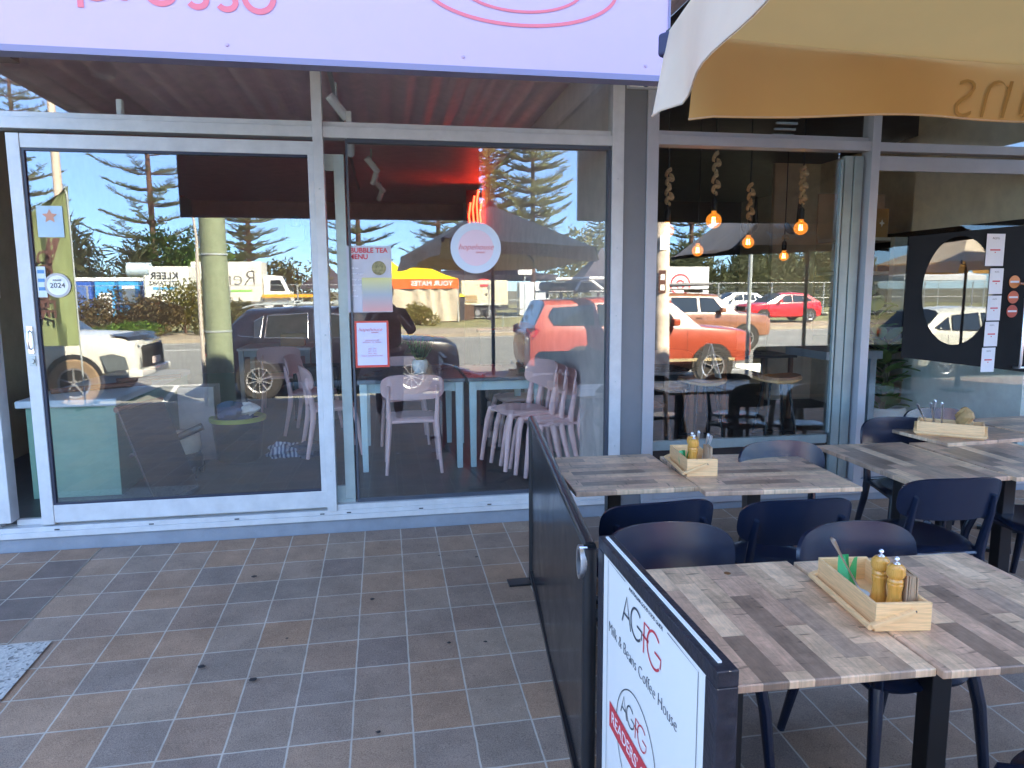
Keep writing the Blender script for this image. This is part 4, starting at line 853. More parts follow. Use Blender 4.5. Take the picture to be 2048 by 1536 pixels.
# fittings on the ceiling
def spot(x, y, z, rz, lab):
    t = thing('spotlight', lab, 'spotlight', (x, y, z), rz, 'white spotlights in the left cafe')
    mb = MB(); mb.tube([(0,0,.0),(0,0,-.12)], .008, 8); mb.build('stem', M['alu2'], t, smooth=True)
    mb = MB(); mb.tube([(-.05,-.03,-.10),(.07,.03,-.24)], .035, 14); mb.build('lamp_head', M['white'], t, smooth=True); return t
spot(-.31,1.0,3.10,0,'white spotlight hanging from the track just right of the mullion')
spot(-.26,2.0,3.02,R(70),'white spotlight partly hidden by the glazing bead'); 
for k in range(4): spot(-.1+.03*k,3.5+.8*k,3.1,R(90*(k % 2)),['first','second','third','fourth'][k]+' small spotlight from the left in the receding zigzag row')
mb = MB(); mb.box(-.36,-.33,.3,7,3.13,3.16); tag(mb.build('light_track', M['alu2']), 'thin grey light track along the plum ceiling', 'light track')
def sensor(x, z, lab):
    t = thing('alarm_sensor', lab, 'sensor', (x, .12, z), group='white alarm sensors above the doors')
    mb = MB(); mb.box(-.018,.018,-.02,.02,-.055,.055); mb.build('housing', M['white'], t, bevel=.008, seg=3)
    mb = MB(); mb.box(-.012,.012,-.026,-.0205,-.04,-.01); mb.build('lens', M['paper'], t)
sensor(-1.52,2.66,'white alarm sensor above the sliding door'); sensor(-.19,2.64,'white alarm sensor just right of the mullion, smaller than the other')
lf = thing('wall_lamp', 'pale lamp fitting high on the plum back wall', 'lamp', (-1.55,8.9,2.75)); mb = MB(); mb.box(-.16,.16,-.05,.08,-.28,0); mb.build('bracket', M['alu2'], lf); mb = MB(); mb.lathe([(0,-.1),(.09,-.08),(.1,.05),(0,.1)], (.03,-.1,.05), n=16); mb.build('lamp_head', M['alu2'], lf, smooth=True)
# red neon
m, t, b = newmat('red_neon_tube'); b.inputs['Base Color'].default_value = (.6,.02,.01,1); b.inputs['Emission Color'].default_value = (1,.045,.02,1); b.inputs['Emission Strength'].default_value = 1.6
ne = thing('neon_sign', 'glowing red neon sign lighting the ceiling behind the round sticker', 'neon sign', (1.42,6.3,2.52))
for k, (x, z) in enumerate(((-.12,.36),(-.06,.46),(0,.55),(.05,.4))):
    mb = MB(); mb.tube([(x,0,-.15),(x+.01,0,0),(x-.01,0,z-.2),(x+.02,0,z)], .014, 8); mb.build('tube', m, ne, smooth=True)
mb = MB(); mb.box(-.16,.07,.03,.05,-.15,.55); mb.build('backing', M['dkgrey'], ne)
# stickers and posters on the left glass
def sheet(name, lab, cat, x0, x1, z0, z1, m_, y=.0385, th=.0012):
    t = thing(name, lab, cat, ((x0+x1)/2, y, (z0+z1)/2)); a, b = (x1-x0)/2, (z1-z0)/2
    mb = MB(); mb.box(-a,a,-th/2,th/2,-b,b); mb.build('sheet', m_, t); return t
rstk = thing('round_sticker', 'round pale blue and pink hopehouse sticker on the right hand pane', 'sticker', (.595,.0385,1.85))
mb = MB(); mb.lathe([(0,-.001),(.165,-.001),(.165,.001),(0,.001)], n=56, axis='y'); mb.build('disc', mat('pale_blue_sticker', (.62,.72,.84), .4, var=0), rstk)
mb = MB(); mb.lathe([(0,-.0016),(.116,-.0016),(.116,-.0011)], n=48, axis='y'); mb.build('inner_disc', mat('pale_pink_sticker', (.80,.62,.72), .4, var=0), rstk)
text('hopehouse', .052, M['signpink'], rstk, (0,-.003,.005), shear=.35, off=-.0006); text('ESPRESSO', .014, M['signpink'], rstk, (.03,-.003,-.03))
mn = sheet('menu_board', 'pale lilac hopehouse menu in a red frame on the glass', 'menu board', -.195, .02, 1.085, 1.385, mat('red_frame', (.65,.07,.05), .4, var=0), y=.034, th=.008)
mb = MB(); mb.box(-.094,.094,-.0055,-.0045,-.135,.138); mb.build('menu_sheet', mat('lilac_paper', (.66,.64,.82), .5, var=0), mn, bevel=.0)
text('hopehouse', .034, M['signpink'], mn, (-.01,-.0068,.095), shear=.35, off=-.0004); text('ESPRESSO', .011, M['signpink'], mn, (.02,-.0068,.075))
for i, (s, z) in enumerate((('TRADING HOURS',.025),('MONDAY  TO  FRIDAY',.012),('6AM - 2PM',-.03),('SAT - SUN',-.045),('7AM - 2PM',-.06),('PUBLIC HOLIDAYS CLOSED',-.075))): text(s, .0115, M['signpink'], mn, (0,-.0068,z), off=-.0002)
po = sheet('tea_poster', 'translucent grey bubble tea menu poster with torn upper corner', 'poster', -.23, .05, 1.44, 1.86, None or mat('grey_translucent_poster', (.72,.72,.80), .5, var=.08), y=.0375)
m2 = po.children[0].data.materials[0]; t = m2.node_tree; b = t.nodes['Principled BSDF']; b.inputs['Alpha'].default_value = .6
text('BUBBLE TEA', .043, M['red'], po, (.0,-.0015,.18), al='CENTER', off=.001); text('MENU', .043, M['red'], po, (-.066,-.0015,.14), al='CENTER', off=.001)
mb = MB(); mb.lathe([(0,-.002),(.045,-.002)], (.06,0,.07), n=18, axis='y', cap=False); mb.build('picture', mat('olive_splash', (.28,.25,.12), .6, var=.5, scale=40), po)
for k in range(6): text(['Milk tea','Brown sugar','Mango green','Peach oolong','Taro','Lychee'][k], .016, M['paper'], po, (-.12,-.0015,.07-.035*k), al='LEFT')
p2_ = sheet('pastel_flyer', 'pastel yellow and pink flyer below the tea poster', 'flyer', -.14, .05, 1.445, 1.66, mat('pastel_print', (.62,.58,.46), .5, var=.0), y=.035)
m2 = p2_.children[0].data.materials[0]; t = m2.node_tree; b = t.nodes['Principled BSDF']; g = N(t, 'TexCoord'); s_ = N(t, 'SeparateXYZ'); t.links.new(g.outputs['Object'], s_.inputs[0])
mr = N(t, 'MapRange'); mr.inputs[1].default_value = -.1; mr.inputs[2].default_value = .1; t.links.new(s_.outputs[2], mr.inputs[0]); rp = N(t, 'ValToRGB'); e = rp.color_ramp; e.elements[0].color = (.85,.45,.42,1); e.elements[1].color = (.82,.78,.35,1); q = e.elements.new(.5); q.color = (.5,.55,.6,1)
t.links.new(mr.outputs[0], rp.inputs[0]); t.links.new(rp.outputs[0], b.inputs['Base Color']); b.inputs['Alpha'].default_value = .8
st = thing('round_sticker', 'round white 2024 award sticker on the sliding door', 'sticker', (-1.905,.019,1.62)); mb = MB(); mb.lathe([(0,-.001),(.072,-.001),(.072,.001),(0,.001)], n=40, axis='y'); mb.build('disc', mat('grey_scalloped_rim', (.5,.46,.42), .5, var=0), st)
mb = MB(); mb.lathe([(0,-.0016),(.058,-.0016),(.058,-.0011)], n=40, axis='y'); mb.build('inner_disc', M['white'], st); text('2024', .042, M['dkgrey'], st, (0,-.003,-.002)); text('WINNER', .012, M['dkgrey'], st, (0,-.003,.03))
s1 = sheet('star_sticker', 'pale blue sticker with an orange star at the top of the sliding door', 'sticker', -1.985, -1.845, 1.90, 2.08, mat('pale_blue_film', (.5,.66,.75), .4, var=.05), y=.020)
b = s1.children[0].data.materials[0].node_tree.nodes['Principled BSDF']; b.inputs['Alpha'].default_value = .75
mb = MB(); pts = [((.042 if k % 2 == 0 else .02)*math.sin(math.pi*k/5), (.042 if k % 2 == 0 else .02)*math.cos(math.pi*k/5)+.03) for k in range(10)]; mb.prism(pts, -.002, -.0012); mb.build('star', mat('orange_print', (.6,.25,.15), .5, var=0), s1)
s2 = sheet('payment_sticker', 'narrow pale blue payment sticker beside the 2024 sticker', 'sticker', -2.015, -1.965, 1.55, 1.73, mat('pale_sticker', (.6,.68,.7), .4, var=.1), y=.020)
for k in range(3):
    mb = MB(); mb.box(-.018,.018,-.002,-.0012,.05-.05*k,.07-.05*k); mb.build('logo', mat('blue_print', (.08,.25,.5), .5, var=0), s2)
sw_ = thing('light_switch', 'white light switch plate on the olive wall seen through the door gap', 'switch', (-3.29,2.2,1.62)); mb = MB(); mb.box(0,.012,-.06,.06,-.09,.09); mb.build('plate', M['white'], sw_, bevel=.003); mb = MB(); mb.box(.012,.018,-.012,.012,-.02,.02); mb.build('rocker', M['paper'], sw_)
card = thing('counter_display', 'small white ticket stand on the grey ledge behind the pink stack', 'display', (1.55,1.95,1.22))
# grey ledge partition behind the chairs
lg = thing('bar_ledge', 'dark grey ledge partition behind the stacked pink chairs', 'partition', (1.2,3.0,IZ))
mb = MB(); mb.box(-.2,.29,0,.06,0,1.02); mb.build('panel', mat('charcoal_panel', (.035,.035,.04), .4), lg, bevel=.004); mb = MB(); mb.box(-.22,.29,-.12,.12,1.021,1.05); mb.build('top', mat('grey_top', (.2,.2,.21), .4), lg)
card.location = (1.25,2.95,1.175); mb = MB(); mb.beam((0,0,0),(0,.04,.12),.13,.006,up=(1,0,0)); mb.build('card', M['paper'], card); mb = MB(); mb.box(-.07,.07,-.01,.07,-.015,0); mb.build('base', M['dkgrey'], card)
# ------------------------------------------------------------------ inside the coffee house
m, t, b = newmat('amber_bulb_glass'); t.nodes.remove(b); o_ = t.nodes['Material Output']; tr = N(t, 'BsdfTransparent'); tr.inputs[0].default_value = (.95,.6,.25,1); gl_ = N(t, 'BsdfGlossy'); gl_.inputs[1].default_value = .02; gl_.inputs[0].default_value = (1,.7,.4,1); em = N(t, 'Emission'); em.inputs[0].default_value = (1,.38,.06,1); em.inputs[1].default_value = .055
mx = N(t, 'MixShader'); mx.inputs[0].default_value = .15; ad = N(t, 'AddShader'); t.links.new(tr.outputs[0], mx.inputs[1]); t.links.new(gl_.outputs[0], mx.inputs[2]); t.links.new(mx.outputs[0], ad.inputs[0]); t.links.new(em.outputs[0], ad.inputs[1]); t.links.new(ad.outputs[0], o_.inputs[0]); bulbm = m
fil = newmat('filament')[0]; b = fil.node_tree.nodes['Principled BSDF']; b.inputs['Emission Color'].default_value = (1,.62,.25,1); b.inputs['Emission Strength'].default_value = 5
rope = mat('jute_rope', (.8,.58,.33), .9, var=.3, scale=60, bump=.6, bscale=120)
def pendant(x, y, z, lab, ropez=.42, knots=3, r=.062):
    t = thing('pendant_lamp', lab, 'pendant lamp', (x, y, z), group='globe bulbs on knotted ropes')
    mb = MB(); mb.lathe([(0,-r)]+[(r*math.cos(R(a)), r*math.sin(R(a))) for a in range(-75, 66, 14)]+[(.02,r*1.05),(.02,r*1.3)], n=24, cap=False); mb.build('bulb', bulbm, t, smooth=True)
    mb = MB()
    for k in range(5): a = k*1.257; mb.tube([(.012*math.cos(a),.012*math.sin(a),.03),(.016*math.cos(a+.4),.016*math.sin(a+.4),-.02)], .0022, 5)
    mb.build('filament', fil, t, smooth=True)
    mb = MB(); mb.lathe([(.024,r*1.25),(.026,r*1.3),(.026,r*1.3+.08),(.012,r*1.3+.1),(0,r*1.3+.1)], n=16); mb.build('socket', M['black'], t, smooth=True)
    z0 = r*1.3+.10; top = 3.16-z
    mb = MB(); mb.tube([(0,0,z0-.01),(.004,0,(z0+top)/2),(0,0,top)], .006, 8); mb.build('cord', M['black'], t, smooth=True)
    mb = MB(); pts = []
    for k in range(90):
        u = k/89; kn = abs(math.sin(u*math.pi*knots)); a = u*knots*2*math.pi*2; pts.append((.008+.028*kn*math.cos(a), .028*kn*math.sin(a), z0+.03+ropez*u+.012*math.sin(a*2)*kn))
    mb.tube(pts, .017, 7); mb.build('rope', rope, t, smooth=True)
for x, y, z, lab, rz_, kn, r in ((2.80,1.2,2.155,'largest amber bulb on a knotted rope, left of centre in the window',.36,2,.066),(2.34,1.1,2.06,'amber bulb at the left edge of the coffee house window',.30,2,.058),
        (2.98,1.9,1.94,'plain glowing bulb, lowest of those against the reflected sky',.0,1,.055),(3.34,1.6,2.0,'amber bulb in front of the solid ground lettering',.34,2,.054),(3.62,1.2,2.10,'amber bulb right of centre between two black hooks',.32,3,.060),(4.3,2.6,1.92,'small orange bulb farthest back in the coffee house',.0,1,.05)):
    pendant(x, y, z, lab, rz_ or .02, kn, r)
for k, (x, y, z) in enumerate(((3.95,2.6,2.3),(4.4,2.5,2.3))):
    mb = MB(); pts = [(.0,0,.25),(.0,0,-.02)]+[(-.07+.07*math.cos(R(a)),0,-.03+.09*math.sin(R(a))) for a in range(0,-181,-20)]; mb.tube(pts, [.012,.03]+[.034]*8+[.03,.012], 12)
    o = mb.build('wall_hook', M['black'], smooth=True, loc=(x, y, z)); tag(o, ['left black hook shape above the solid ground lettering', 'right black hook shape beside the strip of sky'][k], 'hook', 'black curved hooks')
teak = mat('live_edge_wood', (.42,.18,.07), .4, var=.35, scale=10); pale = mat('pale_edge_wood', (.85,.5,.22), .5, var=.2)
def stool(x, y, rz, lab):
    t = thing('bar_stool', lab, 'stool', (x, y, IZ), rz, 'bar stools with curved wooden seats')
    P_ = [[(.20*u*(1-.05*v*v), .15*v, .70+.03*u*u+.0-.012*v*v*-1) for u, v in [superpt(-1+i/8, -1+j/6, 3) for j in range(13)]] for i in range(17)]
    mb = MB(); mb.grid(P_); mb.build('seat', teak, t, smooth=True, solid=.03)
    mb = MB(); mb.tube([(.205*math.cos(R(a))*(1-.0), .155*math.sin(R(a)), .69+.03*math.cos(R(a))**2) for a in range(0,361,15)], .015, 8, caps=False); mb.build('rim', pale, t, smooth=True)
    for k in range(4):
        a = R(45+90*k); mb = MB(); mb.tube([(.11*math.cos(a),.09*math.sin(a),.68),(.24*math.cos(a),.2*math.sin(a),0)], .011, 8); mb.build('leg', M['black'], t, smooth=True)
    mb = MB(); mb.tube([(.2*math.cos(R(a)),.165*math.sin(R(a)),.22) for a in range(0,361,20)], .008, 7, caps=False); mb.build('foot_ring', M['black'], t, smooth=True)
stool(2.62,.95,R(8),'wooden stool at the left of the coffee house window'); stool(3.30,.95,R(-4),'wooden stool with the glossy reddish seat at the right of the coffee house window')
wl = mat('walnut_bentwood', (.30,.13,.06), .35, var=.2)
ck = chair('wooden_chair', 'brown wooden chair at the far left inside the coffee house', 'chair', wl, 'brown chairs inside the coffee house'); ck.location = (2.25,1.5,IZ); ck.rotation_euler = (0,0,R(-60))
dup(ck, (2.95,2.5,IZ), R(150), label='brown wooden chair beyond the dark table inside the coffee house')
def dtable(x, y, lab, m_, w_=.9):
    t = thing('dark_table', lab, 'table', (x, y, IZ)); mb = MB(); mb.box(-w_/2,w_/2,-.35,.35,.70,.73); mb.build('tabletop', m_, t, bevel=.004)
    for sx in (-1, 1):
        for sy in (-1, 1): mb = MB(); mb.beam((sx*(w_/2-.05),sy*.3,0),(sx*(w_/2-.05),sy*.3,.70),.04,.04,up=(0,1,0)); mb.build('leg', wl, t)
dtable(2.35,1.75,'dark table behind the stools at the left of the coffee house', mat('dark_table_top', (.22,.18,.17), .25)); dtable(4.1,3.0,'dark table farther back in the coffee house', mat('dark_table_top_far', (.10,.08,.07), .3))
am = thing('menu_stand', 'white folded menu stand on the left wooden stool', 'menu stand', (2.64,.90,IZ+.735)); am.scale = (1.35,1.35,1.35)
mb = MB(); mb.beam((-.055,0,0),(0,0,.21),.007,.075,up=(0,1,0)); mb.build('panel', mat('beige_card', (.45,.38,.30), .6), am); mb = MB(); mb.beam((.075,0,0),(.005,0,.215),.007,.075,up=(0,1,0)); mb.build('panel', M['white'], am)
# shelving, plant and door stickers at the right
sh = thing('shelf_unit', 'pale shelf unit with brown boxes behind the tall plant', 'shelf', (4.62,1.65,IZ))
sm_ = mat('cream_shelf', (.52,.50,.43), .6)
mb = MB(); mb.box(.15,.37,-.18,-.12,1.25,1.95); mb.build('end_panel', mat('pale_grey_green_panel', (.45,.48,.44), .6), sh)
for z in (1.26,1.6,1.92): mb = MB(); mb.box(-.35,.37 if z > 1.9 else .15,-.119,.28,z,z+.03); mb.build('shelf', sm_, sh)
mb = MB(); mb.box(-.36,.37,.29,.31,1.0,2.4); mb.build('back_panel', mat('shelf_back', (.4,.3,.2), .7), sh)
cbm = mat('kraft_cardboard', (.42,.24,.09), .7, var=.1)
for k, (x, z, w_, h_) in enumerate(((.08,1.951,.14,.27),(-.16,1.951,.15,.24),(-.05,1.631,.22,.14))):
    t = thing('cardboard_box', ['tall brown box with a white star on the top shelf', 'brown box at the left of the top shelf', 'reddish box on the middle shelf behind the plant'][k], 'box', (4.62+x, 1.66, IZ+z), group='brown boxes on the shelf unit')
    mb = MB(); mb.box(-w_/2,w_/2,-.08,.08,0,h_); mb.build('carton', cbm, t, bevel=.003)
    if k == 0: mb = MB(); mb.prism([(.03*math.sin(math.pi*i/4)*(1 if i % 2 == 0 else .45), .5*h_+.035*math.cos(math.pi*i/4)*(1 if i % 2 == 0 else .45)) for i in range(8)], -.083, -.0805); mb.build('star_print', M['white'], t)
pl = thing('rubber_plant', 'tall broad leaved plant in a white pot by the grey entrance', 'plant', (4.60,1.30,IZ))
pl.scale = (1.0,1.0,1.02)
mb = MB(); mb.lathe([(0,0),(.15,0),(.19,.05),(.21,.34),(.195,.36),(.18,.35),(.18,.3),(0,.3)], n=36); mb.build('pot', mat('white_ceramic_pot', (.85,.86,.84), .45, var=.03), pl, smooth=True)
stem = [(.0,0,.3),(.03,.02,.6),(.0,.0,.85),(-.1,0,1.1),(-.16,.02,1.35)]
mb = MB(); mb.tube(stem, [.014,.012,.011,.009,.006], 8); mb.tube([(.02,0,.3),(.08,.03,.7),(.03,.02,1.05)], [.012,.01,.006], 8); mb.build('trunk', mat('pale_stem', (.22,.18,.10), .7), pl, smooth=True)
lm = leafmat('rubber_leaf', (.10,.22,.06), (.28,.42,.12), .15); rnd = random.Random(11); mb = MB()
for k in range(64):
    u = (k % 34)/33; i = min(3, int(u*4)); f_ = u*4-i; p = Vector(stem[i]).lerp(Vector(stem[i+1]), f_) if k < 34 else Vector((.02,0,.3)).lerp(Vector((.03,.02,1.05)), u)
    a = k*2.4+rnd.uniform(-.3,.3); L_ = rnd.uniform(.16,.25); el = rnd.uniform(.1,1.0); d = Vector((math.cos(a)*math.cos(el), math.sin(a)*math.cos(el), math.sin(el))); s_ = d.cross(Vector((0,0,1))).normalized(); n_ = s_.cross(d)
    rows = []
    for i2 in range(6):
        v = i2/5; wd = .066*math.sin(math.pi*min(1, v*.93+.06))**.7; c = p+d*(.04+L_*v)-n_*(.05*v*v); rows.append([tuple(c-s_*wd+n_*.012), tuple(c), tuple(c+s_*wd+n_*.012)])
    mb.grid(rows)
mb.build('leaves', lm, pl, smooth=True, fix=False, kind='stuff')
og = mat('orange_sticker', (.65,.22,.05), .5, var=0); rg = mat('orange_red_sticker', (.60,.12,.05), .5, var=0); rd = mat('brick_red_sticker', (.5,.07,.04), .5, var=0)
for k, (z, m_) in enumerate(((1.615,og),(1.50,rg),(1.395,rd))):
    t = thing('round_door_sticker', ['top, orange one of the three round door stickers', 'middle, orange red one of the three round door stickers', 'bottom, brick red one of the three round door stickers'][k], 'sticker', (4.665,.018,z), group='round award stickers on the door')
    mb = MB(); mb.lathe([(0,-.001),(.047,-.001),(.047,.001),(0,.001)], n=32, axis='y'); mb.build('disc', m_, t); mb = MB(); mb.box(-.038,.038,-.0022,-.0012,-.007,.007); mb.build('print', M['paper'], t)
for k, (x, z, w_, h_) in enumerate(((4.475,1.85,.155,.235),(4.505,1.62,.115,.19),(4.505,1.42,.115,.185),(4.50,1.225,.115,.185),(4.49,1.03,.115,.185))):
    t = thing('award_card', ['top, widest', 'second', 'third', 'fourth', 'bottom'][k]+' white award card from the top of the strip on the door', 'card', (x,.0185,z-.05*(k > 0)+(.05 if k else 0)), group='white award cards taped in a strip on the door')
    if k == 0: t['label'] = 'widest white award card, at the top of the strip on the door'
    if k == 4: t['label'] = 'white award card at the bottom of the strip on the door'
    mb = MB(); mb.box(-w_/2,w_/2,-.0008,.0008,-h_/2,h_/2); mb.build('card', M['paper'], t)
    text('AGFG', .024 if k == 0 else .015, M['dkgrey'], t, (0,-.0018,h_*.36), off=-.0004)
    mb = MB(); mb.box(-w_*.28,w_*.28,-.002,-.0012,-.005,.005); mb.build('red_bar', M['red'], t); mb = MB(); mb.lathe([(0,-.002),(.005,-.002)], (0,0,-.018), n=10, axis='y', cap=False); mb.build('red_dot', M['red'], t)
gb = thing('grey_counter_end', 'narrow grey counter end standing left of the tall plant', 'counter', (4.22,1.0,IZ)); mb = MB(); mb.box(-.06,.0,-.1,.5,0,.86); mb.build('post', mat('blue_grey_paint', (.28,.34,.38), .5), gb); mb = MB(); mb.box(-.5,.04,-.12,.52,.861,.93); mb.build('top', mat('blue_grey_top', (.34,.40,.44), .4), gb)
# ------------------------------------------------------------------ street behind the camera (seen reflected in the glass)
def paint(name, c, r=.3): return mat(name, c, r, var=.03, coat=.6, spec=.5)
arch_m = mat('wheel_arch_black', (.012,.012,.012), .8); tyre = mat('tyre_rubber', (.03,.028,.026), .85, bump=.3)
rimm = mat('alloy_rim', (.45,.45,.46), .3, .6, var=.05); lampw = mat('headlight_lens', (.6,.62,.64), .1, var=0, spec=1); lampr = mat('tail_lens', (.5,.02,.02), .2, var=0); platem = mat('number_plate', (.6,.5,.48), .5, var=.05)
def car(label, loc, rz, m, L=4.5, W=1.82, st=None, wr=.34, fw=.9, rw=.85, glass_st=(), group='parked and passing cars', rough_tyre=0, cat='car', lamp=(.62,.78), clad=None, dirty=None, nspoke=5):
    """st: stations from the front: (x, z_bottom, z_hood_or_belt, z_top, halfwidth, halfwidth_top) ; local +x is the front"""
    t = thing('parked_car', label, cat, loc, rz, group)
    def sec(s):
        x, zb, zc, zt, hw, ht = s
        cab = zt > zc+.03
        e = hw
        half = [(0,zb),(e*.75,zb),(e*.93,zb+.06),(e*.985,zb+(zc-zb)*.35),(e,zb+(zc-zb)*.62),(e*.985,zc-.07),(e*.955,zc)]
        if cab: half += [(ht+.03,zt-.09),(ht*.9,zt-.025),(ht*.5,zt),(0,zt+.008)]
        else: half += [(e*.90,zc+.02),(e*.8,zc+.035),(e*.45,zc+.055),(0,zc+.06)]
        return [(x, y, z) for y, z in half]
    S = [sec(s) for s in st]; n = len(S[0])
    body = MB(); gl_ = MB(); segs = []
    for i in range(len(S)-1):
        cab0, cab1 = st[i][3] > st[i][2]+.03, st[i+1][3] > st[i+1][2]+.03
        for sgn in (1, -1):
            A_ = [(a, sgn*b, c) for a, b, c in S[i]]; B_ = [(a, sgn*b, c) for a, b, c in S[i+1]]
            for j in range(n-1):
                q = [A_[j], B_[j], B_[j+1], A_[j+1]]; g = False
                if j >= 6 and cab0 != cab1 and j >= 7: g = True       # windscreen, rear window
                (gl_ if g else body).add(q, [(0,1,2,3)] if sgn > 0 else [(3,2,1,0)])
    for sgn, k in ((1, 0), (-1, -1)):
        pts = S[k]; full = pts+[(a, -b, c) for a, b, c in pts[::-1][1:-1]]; body.add(full, [tuple(range(len(full)))])
    bo = body.build('body', m, t)
    me = bo.data; bm = bmesh.new(); bm.from_mesh(me); bmesh.ops.remove_doubles(bm, verts=bm.verts, dist=.0005); bmesh.ops.recalc_face_normals(bm, faces=bm.faces); bm.to_mesh(me); bm.free()
    me.polygons.foreach_set('use_smooth', [True]*len(me.polygons)); md = bo.modifiers.new('es', 'EDGE_SPLIT'); md.split_angle = R(34)
    g_ = gl_.build('windscreen', M['carglass'], t, smooth=False)
    # side windows: panels standing 4 mm proud of the sloped side between belt and roof
    def side(x):
        for i in range(len(st)-1):
            a, b = st[i], st[i+1]
            if a[0] >= x >= b[0]:
                f = (a[0]-x)/max(1e-6, a[0]-b[0]); return [a[k]+(b[k]-a[k])*f for k in range(6)]
        return st[-1]
    for (poly) in glass_st:      # poly of (x, v) with v 0 belt .. 1 roof edge
        for sgn in (1, -1):
            vs = []
            for x, v in poly:
                s = side(x); z0, z1 = s[2]+.02, s[3]-.10; y0, y1 = s[4]*.955, s[5]+.03
                f = v; vs.append((x, sgn*(y0+(y1-y0)*f*((z1-z0)/(max(.05, s[3]-.09-s[2])))+.008), z0+(z1-z0)*f))
            mb = MB(); mb.add(vs, [tuple(range(len(vs)))]); o = mb.build('window', M['carglass'], t, solid=.006)
            fr_ = MB(); fr_.tube(vs+[vs[0]], .008, 5, caps=False); fr_.build('window_trim', M['chrome'] if nspoke == 10 else M['dkgrey'], o)
    xf, xr = L/2-fw, -L/2+rw
    for x in (xf, xr):
        for sgn in (1, -1):
            s = side(x); yo = s[4]
            mb = MB(); mb.lathe([(0,0),(wr*1.13,0),(wr*1.13,.012*sgn)], (x,sgn*(yo*.985),wr+.03), n=36, axis='y'); mb.build('wheel_arch', clad or arch_m, t)
            w_ = MB(); w_.lathe([(wr*.62,.11),(wr*.93,.11),(wr,.085),(wr,-.085),(wr*.93,-.11),(wr*.62,-.11)], (x,sgn*(yo-.09),wr), n=36, axis='y', cap=False)
            wh = w_.build('wheel', tyre if not dirty else dirty, t, smooth=True)
            r_ = MB(); yy = sgn*(yo+.012)
            r_.lathe([(wr*.56,0),(wr*.64,.012*sgn),(wr*.64,-.05*sgn)], (x,yy,wr), n=36, axis='y', cap=False); r_.lathe([(0,.008*sgn),(.05,.008*sgn),(.055,-.02*sgn)], (x,yy,wr), n=16, axis='y')
            for k in range(nspoke):
                a = 2*math.pi*k/nspoke+.3; r_.beam((x+.03*math.cos(a),yy,wr+.03*math.sin(a)),(x+wr*.6*math.cos(a),yy,wr+wr*.6*math.sin(a)),.016,.07 if nspoke < 8 else .035,up=(0,1,0),w2=(.016,.045 if nspoke < 8 else .05))
            r_.build('rim', rimm, wh)
            d_ = MB(); d_.lathe([(0,0),(wr*.62,0)], (x,yy-.04*sgn,wr), n=24, axis='y', cap=False); d_.build('brake_disc', M['dkgrey'], wh)
    f0 = side(L/2-.12); 
    for sgn in (1, -1):
        mb = MB(); z0, z1 = lamp; mb.add([(L/2-.005,sgn*.50,z0+.02),(L/2-.06,sgn*.72,z0+.02),(L/2-.36,sgn*f0[4]*1.0,z1-.03),(L/2-.32,sgn*f0[4]*.98,z1+.03),(L/2-.05,sgn*.70,z1),(L/2-.01,sgn*.50,z1-.02)], [(0,1,2,3,4,5)]); mb.build('headlight', lampw, t, solid=.02, fix=False)
        b0 = side(-L/2+.15); mb = MB(); zz = b0[2]; mb.add([(-L/2-.004,sgn*(b0[4]-.2),zz-.18),(-L/2-.004,sgn*(b0[4]-.2),zz-.02),(-L/2+.12,sgn*b0[4]*.995,zz),(-L/2+.22,sgn*b0[4]*1.0,zz-.05),(-L/2+.1,sgn*b0[4]*1.0,zz-.2)], [(0,1,2,3,4)]); mb.build('tail_light', lampr, t, solid=.03, fix=False)
        s_ = side(xf-.85); mb = MB(); mb.box(xf-.93,xf-.78,min(sgn*(s_[4]+.02),sgn*(s_[4]+.2)),max(sgn*(s_[4]+.02),sgn*(s_[4]+.2)),s_[2]+.03,s_[2]+.17); mb.build('mirror', m, t, bevel=.03, seg=3)
        for xx in (xf-1.65, xf-2.5):
            if xx > xr+.2:
                s_ = side(xx); mb = MB(); mb.box(xx,xx+.17,min(sgn*(s_[4]*.99),sgn*(s_[4]+.03)),max(sgn*(s_[4]*.99),sgn*(s_[4]+.03)),s_[2]-.15,s_[2]-.12); mb.build('door_handle', m, t)
    # grille, plates, door gaps
    mb = MB(); mb.box(L/2-.06,L/2+.006,-.48,.48,lamp[0]-.06,lamp[1]-.02); mb.build('grille', arch_m, t, bevel=.01)
    mb = MB(); mb.box(L/2,L/2+.014,-.19,.19,lamp[0]-.2,lamp[0]-.09); mb.build('number_plate', platem, t)
    dg = MB()
    for xx in (xf-.55, xf-1.45, xf-2.35):
        if xx > xr:
            s_ = side(xx)
            for sgn in (1, -1):
                pr = [(s_[4]*.985, s_[1]+(s_[2]-s_[1])*.35), (s_[4], s_[1]+(s_[2]-s_[1])*.62), (s_[4]*.985, s_[2]-.07)]
                for a, b in zip(pr, pr[1:]): dg.beam((xx,sgn*(a[0]+.001),a[1]),(xx,sgn*(b[0]+.001),b[1]),.006,.006)
    dg.build('door_gap', arch_m, t)
    return t
def st_suv(L, W, H, hood, belt, cow, roof0, roof1, tail, zb=.28):
    h = W/2
    return [(L/2,zb+.12,hood-.28,hood-.28,h*.80,.5),(L/2-.05,zb+.02,hood-.13,hood-.13,h*.88,.5),(L/2-.22,zb,hood-.04,hood-.04,h*.96,.5),(L/2-.6,zb,hood,hood,h,.5),(cow,zb,belt,belt,h,.5),(roof0,zb,belt+.02,H-.03,h,h*.74),((roof0+roof1)/2,zb,belt+.03,H,h,h*.76),(roof1,zb,belt+.05,H-.05,h*.99,h*.73),(tail,zb,belt+.05,belt+.05,h*.96,.5),(-L/2+.03,zb+.02,belt-.1,belt-.1,h*.93,.5),(-L/2,zb+.14,belt-.3,belt-.3,h*.86,.5)]
